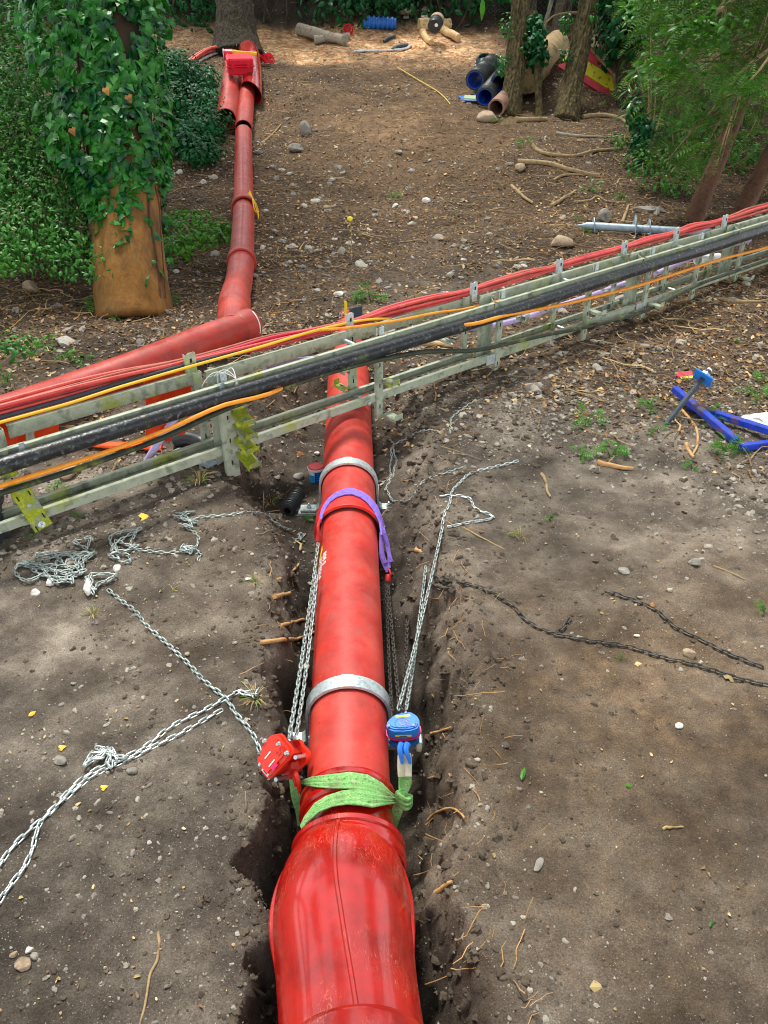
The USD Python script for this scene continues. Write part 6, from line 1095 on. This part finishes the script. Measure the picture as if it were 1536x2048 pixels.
for k in range(46):
    for s_ in (-1, 1):
        x0 = fx[0] + (fx[-1] - fx[0]) * k / 45; x1 = np.clip(x0 + s_ * 1.0, fx[0], fx[-1]); W.append(tube(dens(gp(x0, fy, .06), gp(x0, fy, .06) + A(x1 - x0, 0, abs(x1 - x0)), 2), .006, 3, False))
part(t, 'wire_mesh', merge(*W), 'fence_dark', False, kind='stuff')

# sticks, roots, weeds, tufts, fallen leaves
def stick(name, label, pts, r, mtl, h=.6, cat='stick', wob=.02, seed=0):
    P = GL(pts, r * h, max(14, 8 * len(pts))); rn = np.random.default_rng(seed); P = P + np.stack([gaussian_filter1d(rn.normal(0, 1, len(P)), 2) * wob for _ in range(3)], 1) * A(1, 1, .5); single(name, label, cat, tube(P, np.linspace(r, r * .6, len(P)), 8), mtl, 50)
for k, (lab, pts, r, m_) in enumerate([('thick pale branch on the ground between the mossy and leaning trees', [(1030, 244), (1062, 243), (1094, 242)], .075, 'stick'), ('curved pale branch lying right of the leaning tree', [(1165, 237), (1205, 233), (1240, 240), (1264, 260)], .06, 'stick'), ('long arched pale stick on the right slope', [(1066, 293), (1085, 308), (1140, 314), (1195, 303), (1252, 299)], .045, 'stick'), ('crooked branch on the slope below the arched stick', [(1035, 328), (1090, 329), (1140, 343), (1165, 349), (1200, 354)], .06, 'stick'), ('dark straight stick above the arched stick', [(1112, 268), (1180, 275), (1250, 278)], .035, 'grey_stick'), ('light cut stick pointing down the slope', [(1024, 374), (1045, 394), (1066, 408)], .04, 'stick'), ('pale stick lying across the leaf litter', [(1100, 414), (1128, 398), (1152, 383)], .04, 'stick'), ('bent thin stick near the weeds above the ground screw', [(1148, 405), (1180, 402), (1195, 394), (1215, 404), (1252, 406)], .025, 'stick'), ('short curved stick beside the crooked branch', [(1108, 362), (1130, 352), (1166, 352)], .03, 'stick'), ('upright pale stick end beside the leaning conifer', [(1244, 447), (1250, 430), (1256, 413)], .035, 'stick'), ('stick lying left of the path below the red pipes', [(514, 292), (540, 274), (562, 250)], .025, 'stick'), ('broken log piece seen through the rack', [(836, 690), (870, 692), (908, 695)], .05, 'timber'), ('brown stick under the right end of the rack', [(1440, 600), (1490, 606), (1545, 598)], .028, 'stick'), ('long thin stick in the litter right of the rack foot', [(1300, 650), (1350, 640), (1410, 655)], .02, 'stick'),
        ('pale upper root poking from the left trench wall', [(560, 1256), (590, 1246), (615, 1243), (635, 1254)], .013, 'root'), ('pale lower root reaching out from the left trench wall', [(522, 1288), (560, 1282), (598, 1280), (630, 1266)], .012, 'root'), ('short cut root end on the left trench edge', [(548, 1196), (565, 1193), (580, 1190)], .016, 'root'), ('forked pale root on the left trench edge', [(552, 1162), (572, 1152), (598, 1128)], .010, 'root'), ('short pale cut root on the right trench wall', [(872, 1788), (885, 1775), (905, 1762)], .010, 'root'), ('thin root crossing the right trench wall', [(862, 1468), (885, 1462), (902, 1458)], .009, 'root'), ('wiry root hanging over the right trench edge', [(855, 1640), (880, 1622), (905, 1618), (930, 1640)], .007, 'root'), ('thin root arching above the wiry root', [(848, 1550), (862, 1556), (880, 1548), (900, 1552)], .006, 'root'), ('slender brown twig at the lower left, forked near its top', [(320, 1866), (312, 1920), (300, 1960), (290, 2010), (278, 2060)], .006, 'stick'), ('reddish twig bent beside the blue frame', [(1342, 800), (1362, 822), (1388, 850), (1393, 890), (1386, 912)], .013, 'root'), ('reddish cut stem left of the blue frame', [(1372, 890), (1378, 905), (1386, 915)], .016, 'root'), ('reddish dead stem below the right hand weeds', [(1196, 928), (1230, 936), (1265, 940)], .020, 'root'), ('brown twig on the right bank above the chain', [(1085, 950), (1092, 972), (1100, 995)], .012, 'stick'), ('broken stem end beside the pale chain', [(828, 1102), (842, 1106), (850, 1112)], .016, 'root'), ('long straw stem on the right bank', [(928, 1056), (970, 1080), (1010, 1100)], .006, 'straw'), ('pale straight straw on the far right of the bank', [(1325, 1658), (1345, 1656), (1362, 1654)], .006, 'straw'), ('dry twig in the gravel near the round stone', [(1424, 1132), (1450, 1142), (1490, 1160)], .006, 'stick')]):
    r = r * .72 if pts[0][1] < 700 else r
    stick('stick' if m_ not in ('root', 'straw') else m_ if m_ == 'root' else 'straw_stem', lab, pts, r, m_, seed=k, wob=.25 * r + .004)
rngw = np.random.default_rng(100)
def weed(label, px, py, size, n, leaf='fresh_leaf', base=FERN, cat='weed', spread=.5, asparts=None):
    p = G(px, py); s = size * zc(p) / FPX; t = thing('weed', label, cat); P, NR, TP, S_ = [], [], [], []
    for k in range(n):
        a_ = rngw.uniform(0, 6.28); d = A(math.cos(a_), math.sin(a_), 0) * rngw.uniform(.15, spread); e_ = p + (d + A(0, 0, rngw.uniform(.25, .8))) * s * .6
        if k % 2 == 0: part(t, 'stem', tube(smooth_line([p - A(0, 0, .02), (p + e_) / 2 + d * s * .05, e_], 6), .0035, 5), 'fresh_leaf', 40)
        for j in range(2): P.append(p + (e_ - p) * rngw.uniform(.6, 1)); NR.append(A(0, -.15, 1) + rngw.normal(0, .35, 3)); TP.append(d * 1.4 + A(0, 0, .25) + rngw.normal(0, .3, 3)); S_.append(s * rngw.uniform(.35, .6))
    for q in range(len(P)): part(t, 'leaf', leafset(np.array(P[q:q + 1]), np.array(NR[q:q + 1]), np.array(TP[q:q + 1]), np.array(S_[q:q + 1]), base), leaf, False)
for lab, x, y, s, n in [('bright fern like weed just behind the rack', 742, 602, 52, 9), ('second bright fern like weed left of the first behind the rack', 714, 604, 34, 6), ('small lone green plant on the upper slope', 786, 398, 32, 6), ('green weed near the top of the right slope', 1050, 296, 34, 6), ('tiny weed beside the violet petal', 905, 432, 16, 4), ('green weed left of the bare stem on the slope', 1182, 382, 34, 7), ('green weed right of the bare stem on the slope', 1243, 402, 30, 6), ('small weed above the ground screw', 1180, 466, 26, 5), ('tiny weed left of the ground screw', 1152, 440, 22, 4), ('small bright weed in the litter under the rack end', 1472, 688, 20, 4), ('tall green weed at the left of the right bank', 1172, 846, 58, 8), ('fallen leafy shoot below the tall weed', 1160, 918, 44, 7), ('leafy shoot above the reddish dead stem', 1222, 912, 60, 9), ('green weed above the reddish cut stem', 1300, 818, 40, 6), ('small weed by the lower end of the threaded rod', 1314, 862, 34, 5), ('leafy weed growing through the blue frame', 1420, 848, 62, 9), ('leafy weed at the front of the blue frame', 1450, 906, 56, 9), ('weed at the corner of the blue frame', 1482, 908, 44, 7), ('dark leafed weed below the blue frame', 1386, 938, 34, 5), ('weed at the right edge beside the white sack', 1512, 796, 54, 8), ('upper weed at the right edge of the bank', 1530, 762, 40, 5), ('yellowish weed at the right edge by the gravel', 1524, 1222, 30, 5), ('weed beside the dark loam left of the pipe', 132, 716, 44, 7), ('low weed left of the red pipe by the loam', 166, 726, 38, 6), ('leafy weed at the left edge above the cables', 90, 696, 36, 6), ('broad weed at the far left edge', 14, 760, 48, 6), ('small weed between the bottom rails at left', 112, 984, 34, 5), ('small weed below the bottom rail at left', 160, 1034, 22, 4), ('weed on the left bank under the lichen bracket', 66, 1072, 22, 4), ('small shoot beside the trench left of the sling', 612, 1042, 22, 4), ('tiny shoot near the pale curled leaf', 1238, 1318, 24, 4), ('leafy weed growing against the left of the ochre trunk base', 196, 618, 56, 8), ('leafy weed growing against the right of the ochre trunk base', 336, 604, 44, 7), ('low weed in front of the ochre trunk base', 232, 642, 26, 5), ('weed at the foot of the clay pipe', 1000, 246, 26, 5), ('sprig beside the dry stems on the right bank', 1104, 1042, 22, 4)]:
    weed(lab, x, y, s, n)
t = thing('flower_stalk', 'thin dried stalk with a yellow flower head on the slope', 'flower'); p = G(703, 520); zz = zc(p)
part(t, 'stalk', tube(smooth_line([p, deep(703, 480, zz), deep(700, 440, zz)], 12), .006, 6), 'straw', 40); part(t, 'flower_head', lathe([(0, -.02), (.03, -.01), (.035, .01), (.02, .025), (0, .03)], 10, deep(700, 438, zz), (0, -.5, .8)), 'label_yellow', 40); part(t, 'seed', merge(*[xf(trimesh.creation.icosphere(1, .012), None, deep(702 + rngw.uniform(-4, 4), 448 + 7 * k, zz)) for k in range(10)]), 'straw', 40, kind='stuff')
def tuft(label, px, py, size, n, mtl='straw'):
    p = G(px, py, -.005); s = size * zc(p) / FPX; t = thing('grass_tuft', label, 'grass tuft'); g = []
    for k in range(n):
        a_ = rngw.uniform(0, 6.28); d = A(math.cos(a_), math.sin(a_), 0); L = s * rngw.uniform(.5, 1.1); o = p + d * s * .08
        part(t, 'blade', strap([o, o + d * L * .3 + A(0, 0, L * .4), o + d * L * rngw.uniform(.4, .8) + A(0, 0, L * rngw.uniform(.2, .55))], .003, .0012, n=6), mtl if k % 4 else 'fresh_leaf', False)
for a_ in [('dry straw tuft on the left bank near the trench', 512, 1166, 34, 22), ('straw tuft below the white stone', 186, 1232, 40, 20), ('straw tuft at the trench edge above the red hoist', 512, 1402, 48, 40), ('tiny straw tuft on the left bank', 346, 1182, 18, 10), ('straw tuft below the second chain tangle', 378, 1128, 16, 10), ('dry wiry tuft on the right bank', 1040, 1078, 44, 16), ('dead brown tuft by the left rack post', 400, 965, 50, 40), ('dry grass tuft on the trench edge by the tub', 542, 1010, 36, 16)]: tuft(*a_)
def fallen(label, px, py, size, mtl, base=OVAL, tilt=.3, turn=0.0):
    p = G(px, py, .012); s = size * zc(p) / FPX; single('fallen_leaf', label, 'leaf', (lambda g: (g[0], g[1]))(leafset(p[None], A(math.sin(turn) * tilt, -tilt * .5, 1)[None], A(math.sin(turn), math.cos(turn), 0)[None], A(s), base)), mtl, False)
for a_ in [('bright green leaf lying on the right bank', 1042, 1564, 34, 'fresh_leaf', LONG, .3, .35), ('yellow green leaf with a pale underside at the lower right', 1178, 1978, 62, 'straw', OVAL, .5, 1.5), ('pale jagged leaf in the gravel on the right', 1266, 1274, 22, 'label_cream', LONG, .3, 1.3), ('yellow curled leaf on the left bank below the rack', 282, 1040, 32, 'yellow_cable', IVY, .5, 1.2), ('curled yellow leaf on the left bank', 58, 1436, 18, 'yellow_cable', OVAL, .5, .6), ('orange leaf above the chain heap', 142, 1112, 20, 'root', OVAL, .4, .9), ('tan leaf beside the half buried chain', 1268, 1332, 36, 'wood_chip', OVAL, .3, 1.4), ('orange brown leaf in the gravel', 1304, 1218, 18, 'dead_leaf', OVAL, .3, .3), ('pale leaf on the right bank near the tall weed', 1054, 894, 18, 'label_cream', OVAL, .3, 1.3), ('yellow leaf on the bright chain side', 120, 1500, 14, 'yellow_cable', IVY, .3, 1.0), ('small yellow leaf below the chain knot', 204, 1580, 14, 'yellow_cable', IVY, .3, 1.0), ('brown leaf caught on the middle rack post', 990, 708, 24, 'dead_leaf', IVY, .8, .4), ('olive leaf on the lower right bank', 1418, 1858, 20, 'bush_leaf', LONG, .3, .6), ('brown curled leaf at the right end of the bank', 1456, 1362, 22, 'straw', IVY, .3, .6), ('green bud with a stalk on the right bank', 1250, 1574, 18, 'fresh_leaf', OVAL, .3, 1.5), ('white scrap on the left bank by the straw tuft', 490, 1162, 16, 'label_white', OVAL, .3, 1.0), ('brown leaf on the trench floor beside the tub', 594, 908, 18, 'dead_leaf', IVY, .3, 1.4), ('dead leaf on the trench floor right of the bend', 856, 1590, 20, 'dead_leaf', IVY, .5, 1.0)]: fallen(*a_)
